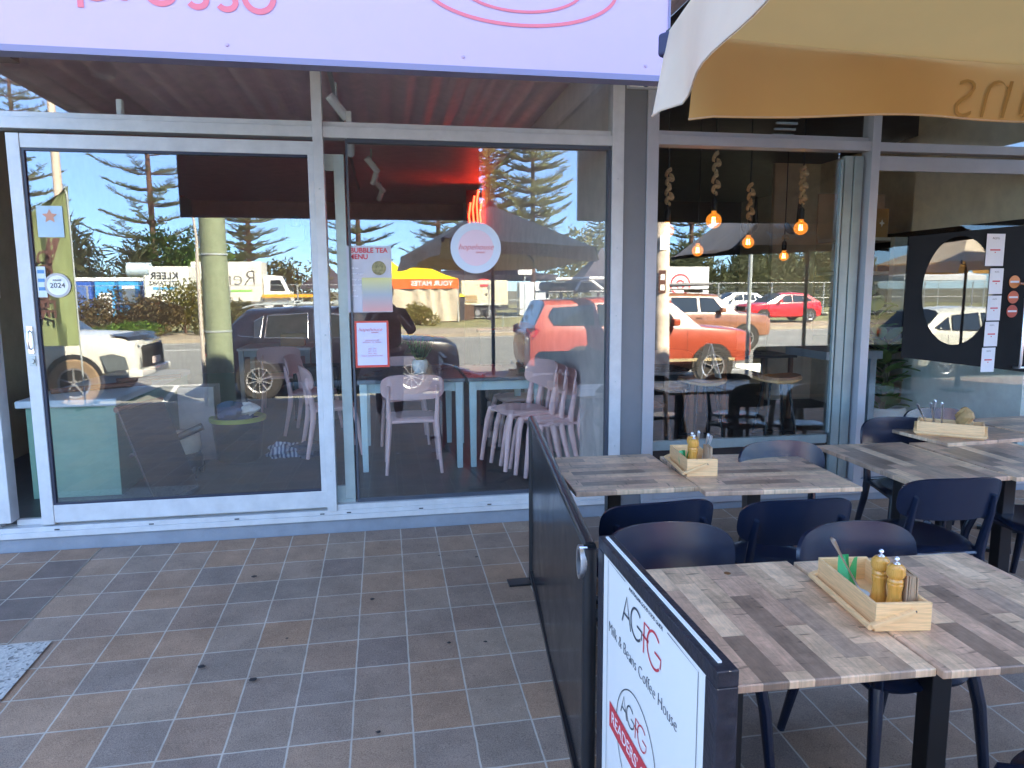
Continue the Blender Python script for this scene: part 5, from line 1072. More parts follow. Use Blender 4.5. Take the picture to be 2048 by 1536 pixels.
RZ = ROAD
# dark SUV
L = 4.6; s_ = st_suv(L, 1.86, 1.66, 1.0, 1.03, 1.25, .45, -1.55, -2.05)
cr = car('dark navy SUV with chrome window line and roof rails parked right of the green pole', (-.93,-9.5,RZ), 0, paint('near_black_navy_paint', (.006,.007,.013)), L, 1.86, s_, .36, .92, .98,
    [[(.55,.05),(.20,.93),(-.35,.97),(-.35,.04)],[(-.45,.04),(-.45,.97),(-1.15,.95),(-1.2,.05)],[(-1.28,.05),(-1.22,.93),(-1.75,.62),(-1.62,.15)]], nspoke=10)
for sgn in (1, -1):
    mb = MB(); mb.tube([(.5,sgn*.62,1.66),(.35,sgn*.62,1.71),(-1.4,sgn*.62,1.70),(-1.6,sgn*.62,1.64)], .018, 8); mb.build('roof_rail', M['alu2'], cr, smooth=True)
for x in (.05,-.75): mb = MB(); mb.beam((x,-.66,1.75),(x,.66,1.75),.05,.03); mb.box(x-.05,x+.05,-.68,-.58,1.69,1.76); mb.box(x-.05,x+.05,.58,.68,1.69,1.76); mb.build('roof_bar', M['alu2'], cr)
# red off-road SUV
L = 4.7; s_ = st_suv(L, 1.88, 1.78, 1.12, 1.17, 1.18, .62, -2.0, -2.22, .42)
rp_ = paint('orange_red_paint', (.38,.068,.034), .35)
cr2 = car('orange red off-road wagon with a loaded roof rack parked behind the beige parasol', (5.05,-9.55,RZ), 0, rp_, L, 1.88, s_, .39, .92, 1.05,
    [[(.72,.05),(.42,.93),(-.05,.95),(-.05,.04)],[(-.13,.04),(-.13,.95),(-.95,.95),(-.95,.04)],[(-1.05,.06),(-1.05,.92),(-1.85,.88),(-1.95,.5),(-1.85,.06)]], clad=mat('dusty_red_cladding', (.03,.025,.022), .8))
mb = MB(); mb.box(-2.0,1.9,-.955,-.945,.5,.56); mb.box(-2.0,1.9,.945,.955,.5,.56); mb.build('side_stripe', mat('dusty_gold_stripe', (.35,.28,.16), .6), cr2)
rk = thing('roof_rack', 'black roof rack with white fairleads loaded on the orange red wagon', 'roof rack', (4.7,-9.55,RZ+1.80)); mb = MB()
for y in (-.62,.62): mb.tube([(-1.55,y,.1),(1.0,y,.1)], .02, 8)
for x in (-1.5,-1.0,-.5,0,.5,.95): mb.tube([(x,-.62,.1),(x,.62,.1)], .014, 6); 
mb.build('rails', M['black'], rk)
mb = MB()
for x in (-1.3,.8):
    for y in (-.6,.6): mb.box(x-.03,x+.03,y-.02,y+.02,-.04,.09)
mb.build('foot', M['black'], rk)
mb = MB(); mb.box(-1.5,-.2,-.55,.5,.12,.30); mb.build('canvas_roll', M['dkgrey'], rk, bevel=.06, seg=4)
mb = MB(); mb.tube([(-1.4,.6,.34),(-.6,.62,.36),(.9,.6,.34)], .03, 8); mb.tube([(-1.0,.6,.12),(-.9,.62,.3),(-.7,.6,.33),(-.45,.6,.14)], .03, 8); mb.build('white_tube', M['white'], rk, smooth=True)
# brown wagon passing
L = 4.9; s_ = st_suv(L, 1.88, 1.80, 1.12, 1.16, 1.25, .65, -2.05, -2.3, .42)
cr3 = car('copper brown wagon with a black roof basket driving behind the orange red one', (9.6,-16.9,RZ), 0, paint('copper_paint', (.28,.12,.065), .3), L, 1.9, s_, .39, .92, 1.05,
    [[(.8,.05),(.48,.93),(.02,.95),(.02,.04)],[(-.08,.04),(-.08,.95),(-.9,.95),(-.9,.04)],[(-1.0,.06),(-1.0,.92),(-1.9,.88),(-1.85,.06)]])
rb = thing('roof_basket', 'black roof basket on the copper brown wagon', 'roof basket', (9.0,-16.9,RZ+1.83)); mb = MB(); mb.box(-1.2,1.0,-.6,.6,.06,.12); mb.build('tray', M['black'], rb, bevel=.02); mb = MB(); mb.beam((-1.1,0,.2),(1.2,0,.24),1.0,.13,w2=(.9,.07)); mb.build('rolled_awning', M['dkgrey'], rb, bevel=.04); mb = MB(); mb.box(-.9,-.8,-.6,.6,-.02,.06); mb.box(.7,.8,-.6,.6,-.02,.06); mb.build('foot', M['black'], rb)
def st_hatch(L, W, H, hood, belt, cow, r0, r1, tail): return st_suv(L, W, H, hood, belt, cow, r0, r1, tail, .22)
L = 4.05; s_ = st_hatch(L, 1.7, 1.47, .88, .93, 1.0, .2, -1.35, -1.93)
gs = [[(.42,.05),(.02,.92),(-.35,.95),(-.35,.04)],[(-.42,.04),(-.42,.95),(-1.05,.88),(-1.1,.06)],[(-1.16,.06),(-1.15,.8),(-1.5,.35),(-1.4,.1)]]
car('bright red hatchback parked nose left on the grass across the road', (19.9,-29.2,-.13), R(180), paint('bright_red_paint', (.55,.012,.02), .25), L, 1.7, s_, .31, .82, .68, gs)
car('small white hatchback parked behind the bright red one across the road', (19.5,-33.5,-.11), R(180), paint('white_car_paint', (.6,.6,.58), .25), L, 1.7, s_, .31, .82, .68, gs)
L = 3.7; s_ = st_hatch(L, 1.62, 1.52, .92, .95, .98, .3, -1.35, -1.75)
car('white hatchback with red tail light reflected in the oval door opening', (13.0,-9.4,RZ), 0, paint('cream_white_paint', (.62,.62,.54), .3), L, 1.62, s_, .29, .72, .6, gs)
car('white hatchback parked beyond the narrow strip of sky', (17.6,-9.4,RZ), 0, paint('pearl_white_paint', (.6,.6,.6), .3), 3.9, 1.7, st_hatch(3.9, 1.7, 1.5, .9, .95, 1.0, .25, -1.4, -1.85), .3, .75, .62, gs)
# white ute, front end
L = 5.2; s_ = st_suv(L, 1.84, 1.78, 1.17, 1.20, 1.35, .85, -.35, -.55, .5); s_ = s_[:8]+[(-.6,.5,1.2,1.2,.92,.5),(-2.5,.5,1.15,1.15,.91,.5),(-2.6,.6,1.05,1.05,.88,.5)]
ut = car('white utility with black bonnet guard parked nose right behind the green feather banner', (-6.85,-9.35,RZ), 0, paint('warm_white_paint', (.66,.65,.58), .3), L, 1.84, s_, .41, .98, 1.15,
    [[(.98,.05),(.72,.93),(.32,.95),(.32,.04)],[(.24,.04),(.24,.95),(-.28,.9),(-.32,.06)]], cat='utility', lamp=(.86,1.02), dirty=mat('dusty_tyre', (.22,.15,.09), .95, bump=.4))
mb = MB(); mb.grid([[(2.62-.05*abs(v)*3, v*.78, 1.10), (2.56-.1*abs(v), v*.82, 1.17), (2.30-.1*abs(v), v*.84, 1.215)] for v in (-1,-.6,-.2,.2,.6,1)]); mb.build('bonnet_guard', mat('smoked_acrylic', (.02,.022,.025), .15), ut, smooth=True, solid=.012)
mb = MB(); mb.box(2.5,2.64,-.55,.55,.62,.98); mb.build('front_grille', arch_m, ut, bevel=.03)
for sgn in (1, -1):
    mb = MB(); mb.prism([(2.62,.60),(2.58,1.02),(2.42,1.06),(2.30,.95),(2.44,.58)], sgn*.60, sgn*.66); mb.prism([(2.5,.62),(2.45,.84),(2.25,.9),(2.05,.86),(2.15,.6)], sgn*.925, sgn*.935); mb.build('bumper_insert', mat('dark_bumper_insert', (.10,.12,.13), .5), ut)
mb = MB(); mb.box(2.45,2.68,-.86,.86,.46,.60); mb.build('bumper', paint('bumper_white', (.66,.65,.58)), ut, bevel=.04, seg=3)
mb = MB(); mb.box(2.66,2.69,-.2,.2,.66,.78); mb.build('number_plate', platem, ut)
# ---- green timber pole, street light, light poles
pm_ = mat('green_copper_timber', (.22,.265,.165), .85, var=.14, scale=4, stretch=(6,6,.6), bump=.4)
tp = thing('timber_power_pole', 'thick pale green timber power pole standing at the kerb', 'pole', (-2.62,-7.3,pz(-7.3)))
mb = MB(); mb.tube([(0,0,-.1),(0,0,4),(0,0,9)], [.205,.19,.165], 28); mb.build('post', pm_, tp, smooth=True)
mb = MB(); mb.tube([(-.24,.05,0),(-.24,.05,2.2),(-.23,.04,2.6),(-.27,.04,3.1),(-.24,.04,3.6),(-.24,.03,8)], [.03,.03,.02,.018,.018,.018], 8); mb.build('conduit', mat('grey_conduit', (.5,.45,.40), .6), tp, smooth=True)
for z in (1.2,2.4,3.2): mb = MB(); mb.lathe([(.2,-.015),(.207,-.012),(.207,.012),(.2,.015)], (0,0,z), n=28, cap=False); mb.box(-.26,-.18,.02,.06,z-.02,z+.02); mb.build('strap', M['alu2'], tp)
sl_ = thing('street_light', 'tall pale street light pole rising behind the green feather banner', 'street light', (-14.6,-32,-.1))
mb = MB(); mb.tube([(0,0,0),(0,0,6),(.0,0,11.2)], [.22,.19,.16], 16); mb.build('pole', mat('pale_peach_pole', (.55,.43,.33), .7), sl_, smooth=True); mb = MB(); mb.tube([(0,0,10.9),(.7,0,11.5),(1.8,0,11.7)], .07, 8); mb.build('arm', M['alu2'], sl_); mb = MB(); mb.beam((1.7,0,11.7),(2.6,0,11.75),.3,.12); mb.build('lamp_head', M['alu2'], sl_, bevel=.03); mb = MB(); mb.tube([(-.5,0,8.3),(0,0,8.2)], .03, 6); mb.build('bracket', M['alu2'], sl_)
fl_ = thing('floodlight_pole', 'thin grey pole with a white lamp box behind the trailer', 'light pole', (7.0,-31,-.1)); mb = MB(); mb.tube([(0,0,0),(0,0,2.4)], .03, 8); mb.build('pole', M['alu2'], fl_); mb = MB(); mb.box(-.35,.35,-.1,.1,2.4,2.75); mb.build('lamp_head', M['white'], fl_, bevel=.03)
pl2 = thing('sign_pole', 'slim grey pole beside the dark parasol pole, in front of the bright red hatchback', 'pole', (6.3,-6.9,pz(-6.9))); mb = MB(); mb.tube([(0,0,0),(0,0,3.2)], .035, 10); mb.build('post', M['alu2'], pl2, smooth=True); mb = MB(); mb.box(-.2,.2,.036,.045,2.6,3.15); mb.build('plate', M['white'], pl2)
cp = thing('concrete_pole', 'pale peeling pole with dark poster scraps just right of the grey pillar', 'pole', (4.85,-7.35,pz(-7.35))); mb = MB(); mb.tube([(.03,0,0),(0,0,1.6),(-.06,0,4.5)], [.15,.145,.14], 20); mb.build('post', mat('peeling_pale_pole', (.72,.6,.48), .8, var=.35, scale=4), cp, smooth=True)
mb = MB(); mb.box(-.11,.02,.146,.15,1.75,2.15); mb.build('poster_scrap', mat('dark_red_scrap', (.10,.04,.03), .8), cp); mb = MB(); mb.box(-.1,.03,.146,.152,2.5,2.75); mb.build('poster_scrap', M['paper'], cp); mb = MB(); mb.box(-.08,.0,.151,.153,1.8,1.9); mb.box(-.08,.0,.151,.153,1.98,2.08); mb.build('print', M['white'], cp)
# ---- feather banner
fb = thing('feather_banner', 'green and brown feather banner with pale lettering beside the white utility', 'banner', (-4.72,-7.45,pz(-7.45)))
m, t, b = newmat('green_banner_cloth'); tc = N(t, 'TexCoord'); sx_ = N(t, 'SeparateXYZ'); t.links.new(tc.outputs['Object'], sx_.inputs[0])
wv = N(t, 'TexNoise'); wv.inputs['Scale'].default_value = 1.6; wv.inputs['Detail'].default_value = 2; t.links.new(tc.outputs['Object'], wv.inputs[0])
st_ = math_(t, 'ADD', math_(t, 'MULTIPLY_ADD', sx_.outputs[0], 1.0, .0), math_(t, 'MULTIPLY', sx_.outputs[2], -.16)); st2 = math_(t, 'ADD', st_, math_(t, 'MULTIPLY', wv.outputs[0], .25))
rp = N(t, 'ValToRGB'); e = rp.color_ramp; e.interpolation = 'CONSTANT'; e.elements[0].color = (.15,.185,.08,1); e.elements[1].position = .62; e.elements[1].color = (.18,.225,.095,1)
t.links.new(math_(t, 'ADD', st2, 1.0), rp.inputs[0]); t.links.new(rp.outputs[0], b.inputs['Base Color']); b.inputs['Roughness'].default_value = .8
mb = MB(); rows = []
for i in range(25):
    v = i/24; z = 1.0+2.35*v; xl = -.80+.05*v if v < .72 else -.80+.04+.74*((v-.72)/.28)**1.7; row = []
    for j in range(13):
        u = j/12; x = xl*(1-u)+0*u-.12*(1-v)*0; row.append((x, .06*math.sin(u*9+v*2.5)*(1-.4*v)+.03*math.sin(u*17+v*6), z+.08*v*u))
    rows.append(row)
mb.grid(rows); sail = mb.build('sail', m, fb, smooth=True, solid=.004)
brn = mat('brown_banner_print', (.085,.035,.03), .8)
mb = MB()
rows = []
for i in range(15):
    v = i/14; z = 1.15+1.5*v; xc = -.62+.40*v; row = []
    for j in range(4): u = (xc-.07+.047*j); uu = 1+u/.8; row.append((u, .06*math.sin(uu*9+(z-1)/2.35*2.5)*(1-.4*(z-1)/2.35)+.03*math.sin(uu*17+(z-1)/2.35*6)+.012, z))
    rows.append(row)
mb.grid(rows); mb.build('stripe', brn, fb, smooth=True, fix=False)
text('COFFEE', .30, brn, fb, (-.34,.10,1.95), (R(90),R(90),R(180)), off=.004); 
mb = MB(); mb.tube([(.01,0,.0),(.01,0,2.6),(0,0,3.3),(-.03,0,3.42)], .012, 8); mb.build('pole', M['alu2'], fb, smooth=True); mb = MB(); mb.box(-.3,.3,-.02,.02,0,.03); mb.box(-.02,.02,-.3,.3,.001,.031); mb.build('base', M['black'], fb)
# ---- black cafe screens along the kerb
for k, (x0, x1) in enumerate(((2.15,3.75),(5.65,8.4))):
    t = thing('cafe_screen', ['low black cafe screen reflected left of the grey pillar', 'low black cafe screen with a rounded corner reflected in the coffee house window'][k], 'screen', (x0, -5.5, pz(-5.5)))
    w_ = x1-x0; pts = [(0,.08),(w_,.08),(w_,.90-.1)]+[(w_-.1+.1*math.cos(R(a)), .8+.1*math.sin(R(a))) for a in (30,60,90)]+[(.1+.1*math.cos(R(a)), .8+.1*math.sin(R(a))) for a in (90,120,150,180)]
    mb = MB(); mb.prism(pts, -.012, .012); mb.build('panel', mat('black_screen_mesh', (.018,.018,.02), .6), t)
    for x in (.08, w_-.08): mb = MB(); mb.box(x-.03,x+.03,-.2,.2,0,.03); mb.box(x-.02,x+.02,-.03,-.0125,.03,.8); mb.build('foot', M['black'], t)
# ---- event site across the road
def marquee(name, label, loc, w_, d_, h0, h1, mc, mv, vh=.35, curtain=None, leg=True):
    t = thing(name, label, 'marquee', loc); a, b = w_/2, d_/2
    for k, (p, q) in enumerate((((-a,b),(a,b)),((a,b),(a,-b)),((a,-b),(-a,-b)),((-a,-b),(-a,b)))):
        rows = [[((p[0]+(q[0]-p[0])*u)*(1-v), (p[1]+(q[1]-p[1])*u)*(1-v), h0+(h1-h0)*v**1.25) for u in (0,.25,.5,.75,1)] for v in (0,.2,.4,.6,.8,1)]
        mb = MB(); mb.grid(rows); mb.build('roof_panel', mc, t, smooth=True)
        mb = MB(); mb.add([(p[0],p[1],h0),(q[0],q[1],h0),(q[0],q[1],h0-vh),(p[0],p[1],h0-vh)], [(0,1,2,3)]); mb.build('valance', mv, t, solid=.01)
    for sx in (-1, 1):
        for sy in (-1, 1): mb = MB(); mb.tube([(sx*(a-.04),sy*(b-.04),0),(sx*(a-.04),sy*(b-.04),h0)], .03, 6); mb.build('leg', M['alu2'], t)
    if curtain:
        for (p, q) in (((-a,b),(a,b)),((a,b),(a,-b))):
            rows = []
            for i in range(41):
                u = i/40; dx, dy = (q[0]-p[0])*u, (q[1]-p[1])*u; rows.append([(p[0]+dx+.05*math.sin(u*40+3*v)*(1 if p[1] != q[1] else .2), p[1]+dy-.08+.07*math.sin(u*37+2.5*v+math.sin(u*9)*2)-(.0), .03+(h0-vh+.05)*v*1.0) for v in (0,.33,.66,1)])
            mb = MB(); mb.grid(rows); mb.build('curtain', curtain, t, smooth=True, solid=.01)
    return t
yel = mat('yellow_marquee', (.75,.55,.01), .6, var=.05); ora = mat('orange_marquee', (.75,.12,.015), .6, var=.05); crm = mat('cream_curtain', (.52,.44,.32), .8, var=.1); dkm = mat('dark_marquee', (.05,.04,.055), .7); whm = mat('white_marquee', (.55,.55,.55), .7)
mq = marquee('event_marquee', 'orange and yellow marquee with cream curtains reading YOUR MATES', (1.55,-34.6,-.1), 4.6, 3.2, 2.25, 3.3, yel, ora, .5, crm)
text('YOUR MATES', .36, M['white'], mq, (.9,1.63,2.0), (R(90),0,R(180)), off=.006)
marquee('event_marquee', 'plain yellow marquee peeking behind the orange one', (.1,-38.5,-.1), 3.0, 3.0, 2.5, 3.7, yel, yel, 1.6, None)
marquee('event_marquee', 'wide dark marquee behind the cream trailer', (6.4,-43,-.1), 9.5, 4, 2.6, 3.4, dkm, dkm, .35)
marquee('event_marquee', 'dark marquee at the right behind the roof rack', (13.2,-38,-.1), 3.6, 3.2, 2.2, 4.2, dkm, dkm, .3)
marquee('event_marquee', 'small dark marquee left of the tea poster', (-3.9,-47,-.1), 3.2, 3.2, 2.1, 3.5, dkm, dkm, .3)
marquee('event_marquee', 'white marquee behind the fence seen in the oval opening', (35.5,-38,-.1), 6, 4, 2.4, 3.6, whm, whm, .3)
tr_ = thing('equipment_trailer', 'cream box trailer with tandem wheels and red lamps across the road', 'trailer', (5.7,-37.3,-.1))
mb = MB(); mb.box(-1.35,1.35,-.9,.9,.75,2.2); mb.build('body', mat('cream_trailer_paint', (.62,.57,.40), .5, var=.05), tr_, bevel=.03); mb = MB(); mb.box(-1.4,1.4,-.85,.85,.5,.749); mb.build('chassis', M['dkgrey'], tr_)
for x in (-.45,.35):
    for y in (.92,-.92): mb = MB(); mb.lathe([(0,.1),(.2,.1),(.31,.09),(.33,.06),(.33,-.06),(.31,-.09),(0,-.09)], (x,y,.34), n=20, axis='y'); wh = mb.build('wheel', tyre, tr_, smooth=True); mb = MB(); mb.lathe([(0,.115),(.17,.105)], (x,y,.34), n=16, axis='y', cap=False); mb.build('rim', rimm, wh)
mb = MB(); mb.tube([(.9,.95,.7),(.75,.98,.8),(-.05,.98,.82),(-.85,.98,.8),(-1.0,.95,.68)], .05, 8); mb.build('mudguard', M['alu2'], tr_)
mb = MB(); mb.box(-1.1,-.45,.901,.93,.95,1.35); mb.build('vent', mat('tan_vent', (.35,.24,.1), .6), tr_)
for x, z, r in ((.5,1.75,.07),(.25,1.75,.09),(.42,1.4,.07),(.1,1.4,.07)): mb = MB(); mb.lathe([(0,.02),(r,.015),(r,0)], (x,.901,z), n=14, axis='y'); mb.build('port', M['dkgrey'], tr_)
mb = MB(); mb.box(-.25,.2,.901,.93,1.85,2.0); mb.build('red_label', M['red'], tr_); mb = MB(); mb.lathe([(0,.12),(.25,.08),(.35,0)], (.05,0,2.2), n=16); mb.build('roof_lamp', M['red'], tr_)
mb = MB(); mb.beam((1.4,0,.55),(2.4,0,.5),.08,.08); mb.build('drawbar', M['dkgrey'], tr_)
for k, x in enumerate((8.6,9.6)):
    t = thing('portable_cabin', ['white portable cabin right of the thin light pole','second white portable cabin, nearest the roof rack'][k], 'cabin', (x,-39,-.1)); mb = MB(); mb.box(-.45,.45,-.5,.5,.1,2.1); mb.build('body', M['white'], t, bevel=.04); mb = MB(); mb.box(-.3,.3,.501,.52,.2,1.95); mb.build('door', mat('pale_grey_door', (.5,.52,.55), .5), t)
bb = thing('refuse_bin', 'dark wheeled bin with a bright yellow lid beside the cream curtains', 'bin', (3.95,-34,-.1)); mb = MB(); mb.beam((0,0,.05),(0,0,1.3),.5,.5,up=(0,1,0),w2=(.62,.62)); mb.build('tub', M['dkgrey'], bb); mb = MB(); mb.beam((0,0,1.3),(0,0,1.45),.7,.7,up=(0,1,0),w2=(.3,.5)); mb.build('lid', yel, bb)
# timber crates and grey bin
t = thing('timber_hoarding', 'low brown timber hoarding beside the yellow lidded bin', 'hoarding', (4.5,-35,-.1)); mb = MB()
for k in range(5): mb.box(-.35+.15*k,-.22+.15*k,-.03,.03,0,.85)
mb.build('slats', mat('brown_slats', (.12,.065,.04), .8), t)
bx = thing('box_truck', 'white cleaning truck body with black and blue lettering above the shrubs', 'truck', (-12.3,-41,-.1))
mb = MB(); mb.box(-1.2,1.2,-2.5,1.5,.6,3.1); mb.build('body', mat('white_truck_panel', (.66,.66,.60), .5, var=.04), bx, bevel=.03); mb = MB(); mb.box(-1.25,-1.22,-2.5,1.5,.6,3.1) ; mb.build('side_panel', mat('grey_side_panel', (.3,.34,.38), .5), bx)
mb = MB(); mb.lathe([(0,-.6),(.42,-.6),(.42,.6),(0,.6)], (-1.5,1.2,2.9), n=24, axis='x'); mb.build('tank', mat('pale_blue_tank', (.42,.52,.58), .4), bx, smooth=True)
for x in (-.9,.9):
    mb = MB(); mb.lathe([(0,-.15),(.45,-.15),(.45,.15),(0,.15)], (x,.6,.42), n=20, axis='x'); mb.build('wheel', tyre, bx, smooth=True)
text('KLEER', .55, M['dkgrey'], bx, (-.1,1.52,2.55), (R(90),0,R(180)), off=.01); text('CITY TANKS', .3, M['dkgrey'], bx, (-.1,1.52,2.15), (R(90),0,R(180)), off=.004)
mb = MB(); mb.box(-.75,.55,1.501,1.515,1.78,1.92); mb.build('blue_bar', mat('sky_blue_print', (.05,.35,.65), .5, var=0), bx)
rt = thing('hire_truck', 'white hire truck with Rent lettering, green line and orange roof light', 'truck', (-8.6,-44,-.1))
mb = MB(); mb.box(-3.2,1.0,-1.1,1.1,1.0,3.5); mb.build('box_body', mat('cream_truck_body', (.62,.6,.52), .5, var=.04), rt, bevel=.03)
mb = MB(); mb.prism([(1.05,.6),(1.05,2.55),(1.3,2.65),(2.2,2.6),(2.65,1.65),(2.7,.6)], -1.0, 1.0); mb.build('cab', M['white'], rt, bevel=.05); mb = MB(); mb.prism([(1.45,1.65),(1.5,2.35),(2.1,2.35),(2.4,1.65)], 1.003, 1.012); mb.build('window', M['carglass'], rt); mb = MB(); mb.add([(2.23,-.9,2.58),(2.23,.9,2.58),(2.67,.9,1.68),(2.67,-.9,1.68)], [(0,1,2,3)]); mb.build('windscreen', M['carglass'], rt, solid=.02)
for x in (1.9,-2.0):
    for y in (.85,-.85): mb = MB(); mb.lathe([(0,-.15),(.42,-.15),(.42,.15),(0,.15)], (x,y,.42), n=20, axis='y'); mb.build('wheel', tyre, rt, smooth=True)
text('Rent', 1.35, M['dkgrey'], rt, (-.6,1.12,2.45), (R(90),0,R(180)), off=-.03)
mb = MB(); mb.box(-3.1,.4,1.101,1.115,1.62,1.74); mb.build('green_line', mat('lime_print', (.2,.5,.08), .5, var=0), rt); mb = MB(); mb.box(1.0,4.2,1.2,1.35,1.25,1.45); mb.build('orange_rail', mat('amber_rail', (.7,.32,.02), .5, var=0), rt)
bt = mat('blue_toilet_plastic', (.02,.09,.40), .5, var=.1); bt2 = mat('light_blue_toilet_plastic', (.03,.30,.65), .5, var=.1)
for k in range(5):
    t = thing('portable_toilet', ['dark blue portable toilet at the far left of the row','dark blue portable toilet second from the left','light blue portable toilet with arched door panel','light blue portable toilet with a white door panel','dark blue portable toilet nearest the cleaning truck'][k], 'toilet', (-18.9+1.3*k,-42,-.1), group='blue portable toilets in a row')
    mb = MB(); mb.box(-.55,.55,-.55,.55,.1,2.3); mb.build('cabin', bt2 if k in (2,3) else bt, t, bevel=.04); mb = MB(); mb.prism([(-.6,2.301),(.6,2.301),(.45,2.52),(-.45,2.52)], -.6, .6); mb.build('roof', M['white'], t, bevel=.03); mb = MB(); mb.box(-.35,.35,.551,.57,.25 if k != 3 else 1.0,2.05 if k != 2 else 1.6); mb.build('door', M['white'] if k in (2,3) else mat('door_blue', (.05,.12,.35), .5), t)
rf = thing('refrigerated_trailer', 'white box trailer with a round red emblem behind the copper brown wagon', 'trailer', (17.9,-38.5,-.1)); mb = MB(); mb.box(-2.1,2.1,-1.1,1.1,.7,3.0); mb.build('body', M['white'], rf, bevel=.04); mb = MB(); mb.box(-2.0,2.0,-1.0,1.0,.45,.699); mb.build('chassis', M['dkgrey'], rf)
mb = MB(); ribbon(mb, arc(.2,1.9,.62,0,360,40), .12, lambda x, z: (x,1.104,z), closed=True); ribbon(mb, arc(.2,1.9,.25,0,360,30), .12, lambda x, z: (x,1.104,z), closed=True); mb.build('emblem', M['red'], rf, fix=False)
for x in (-.5,.5): mb = MB(); mb.lathe([(0,-.12),(.38,-.12),(.38,.12),(0,.12)], (x,.95,.38), n=18, axis='y'); mb.build('wheel', tyre, rf, smooth=True)
# temporary fence panels
fp = mat('galvanised_fence', (.35,.36,.36), .5, .4)
def fence(x, y, k, rz=0):
    t = thing('fence_panel', 'temporary wire fence panel across the road', 'fence', (x, y, -.12), rz, 'temporary fence panels across the road')
    mb = MB()
    for px2 in (-1.7,1.7): mb.tube([(px2,0,0),(px2,0,2.0)], .022, 6)
    for z in (.15,1.1,2.0): mb.tube([(-1.7,0,z),(1.7,0,z)], .018, 6)
    mb.build('frame', fp, t); mb = MB()
    for j in range(1, 34): mb.tube([(-1.7+.1*j,0,.15),(-1.7+.1*j,0,2.0)], .003, 3, caps=False)
    for j in range(1, 8): mb.tube([(-1.7,0,.15+.23*j),(1.7,0,.15+.23*j)], .003, 3, caps=False)
    mb.build('mesh', fp, t, fix=False)
    for sx in (-1, 1): mb = MB(); mb.box(sx*1.7-.1,sx*1.7+.1,-.3,.3,0,.12); mb.build('foot_block', M['dkgrey'], t)
    return t
f0 = fence(-27, -35.2, 0)
for k in range(1, 22):
    x = -27+3.45*k; dup(f0, (x, -35.2-.0*k, -.12))
for o in C.objects:
    if o.name.startswith('fence_panel') and not o.parent: o['label'] = 'temporary wire fence panel across the road, in line with its like'
# ---- person taking the picture
def skinfig(name, pts, edges, rad, m, par, sub=2):
    me = bpy.data.meshes.new(name); me.from_pydata(pts, edges, []); me.materials.append(m); o = bpy.data.objects.new(name, me); C.objects.link(o); o.parent = par
    sk = o.modifiers.new('skin', 'SKIN'); sk.use_smooth_shade = True
    lay = me.skin_vertices[0].data if me.skin_vertices else None
    if lay is None:
        bm = bmesh.new(); bm.from_mesh(me); bm.verts.layers.skin.verify(); bm.to_mesh(me); bm.free(); lay = me.skin_vertices[0].data
    for i, r in enumerate(rad): lay[i].radius = r if isinstance(r, tuple) else (r, r); lay[i].use_root = (i == 0)
    s = o.modifiers.new('sub', 'SUBSURF'); s.levels = sub; s.render_levels = sub; return o
pr_ = thing('person', 'person in a dark top holding a phone up, mirrored behind the tea poster', 'person', (.03,-5.02,pz(-5.02)))
H0 = 0
bp_ = [(0,0,.98),(0,0,1.12),(0,0,1.32),(0,0,1.50),(0,.01,1.58),(0,.02,1.66),(0,.02,1.78),
       (-.19,0,1.50),(-.30,.06,1.24),(-.12,.26,1.50),(.19,0,1.50),(.33,.04,1.24),(.13,.26,1.48),
       (-.10,0,.92),(-.11,.02,.5),(-.12,0,.09),(-.13,.12,.04),(.10,0,.92),(.11,.02,.5),(.12,0,.09),(.13,.12,.04)]
be = [(0,1),(1,2),(2,3),(3,4),(4,5),(5,6),(3,7),(7,8),(8,9),(3,10),(10,11),(11,12),(0,13),(13,14),(14,15),(15,16),(0,17),(17,18),(18,19),(19,20)]
br_ = [(.16,.12),(.155,.11),(.18,.12),(.15,.10),(.055,.055),(.075,.09),(.078,.095),(.075,.075),(.05,.05),(.033,.033),(.075,.075),(.05,.05),(.033,.033),(.10,.10),(.065,.065),(.045,.045),(.04,.03),(.10,.10),(.065,.065),(.045,.045),(.04,.03)]
skin = mat('skin', (.42,.26,.19), .5, var=.05)
skinfig('body', bp_, be, br_, skin, pr_)
top = [(0,0,.98),(0,0,1.12),(0,0,1.32),(0,0,1.49),(0,.0,1.54),(-.19,0,1.49),(-.30,.06,1.24),(-.24,.13,1.32),(.19,0,1.49),(.33,.04,1.24),(.26,.12,1.31)]
skinfig('jacket', top, [(0,1),(1,2),(2,3),(3,4),(3,5),(5,6),(6,7),(3,8),(8,9),(9,10)], [(.20,.15),(.185,.135),(.20,.14),(.165,.115),(.07,.07),(.095,.095),(.075,.075),(.06,.06),(.095,.095),(.08,.08),(.065,.065)], mat('dark_jacket', (.012,.013,.018), .8), pr_)
skinfig('trousers', [(0,0,.98),(-.10,0,.90),(-.11,.02,.5),(-.12,0,.12),(.10,0,.90),(.11,.02,.5),(.12,0,.12)], [(0,1),(1,2),(2,3),(0,4),(4,5),(5,6)], [(.18,.14),(.12,.12),(.085,.085),(.065,.065),(.12,.12),(.085,.085),(.065,.065)], mat('dark_trousers', (.02,.022,.03), .8), pr_)
o = lump(.098, .06, mat('dark_hair', (.012,.009,.008), .6), pr_, 'hair', (0,-.015,1.81), (.92,1.05,.98), 5); 
mb = MB(); mb.lathe([(0,.118),(.011,.108),(.014,.095)], (0,0,0), n=8, axis='y'); o = mb.build('nose', skin, pr_, smooth=True); o.location = (0,.0,1.735)
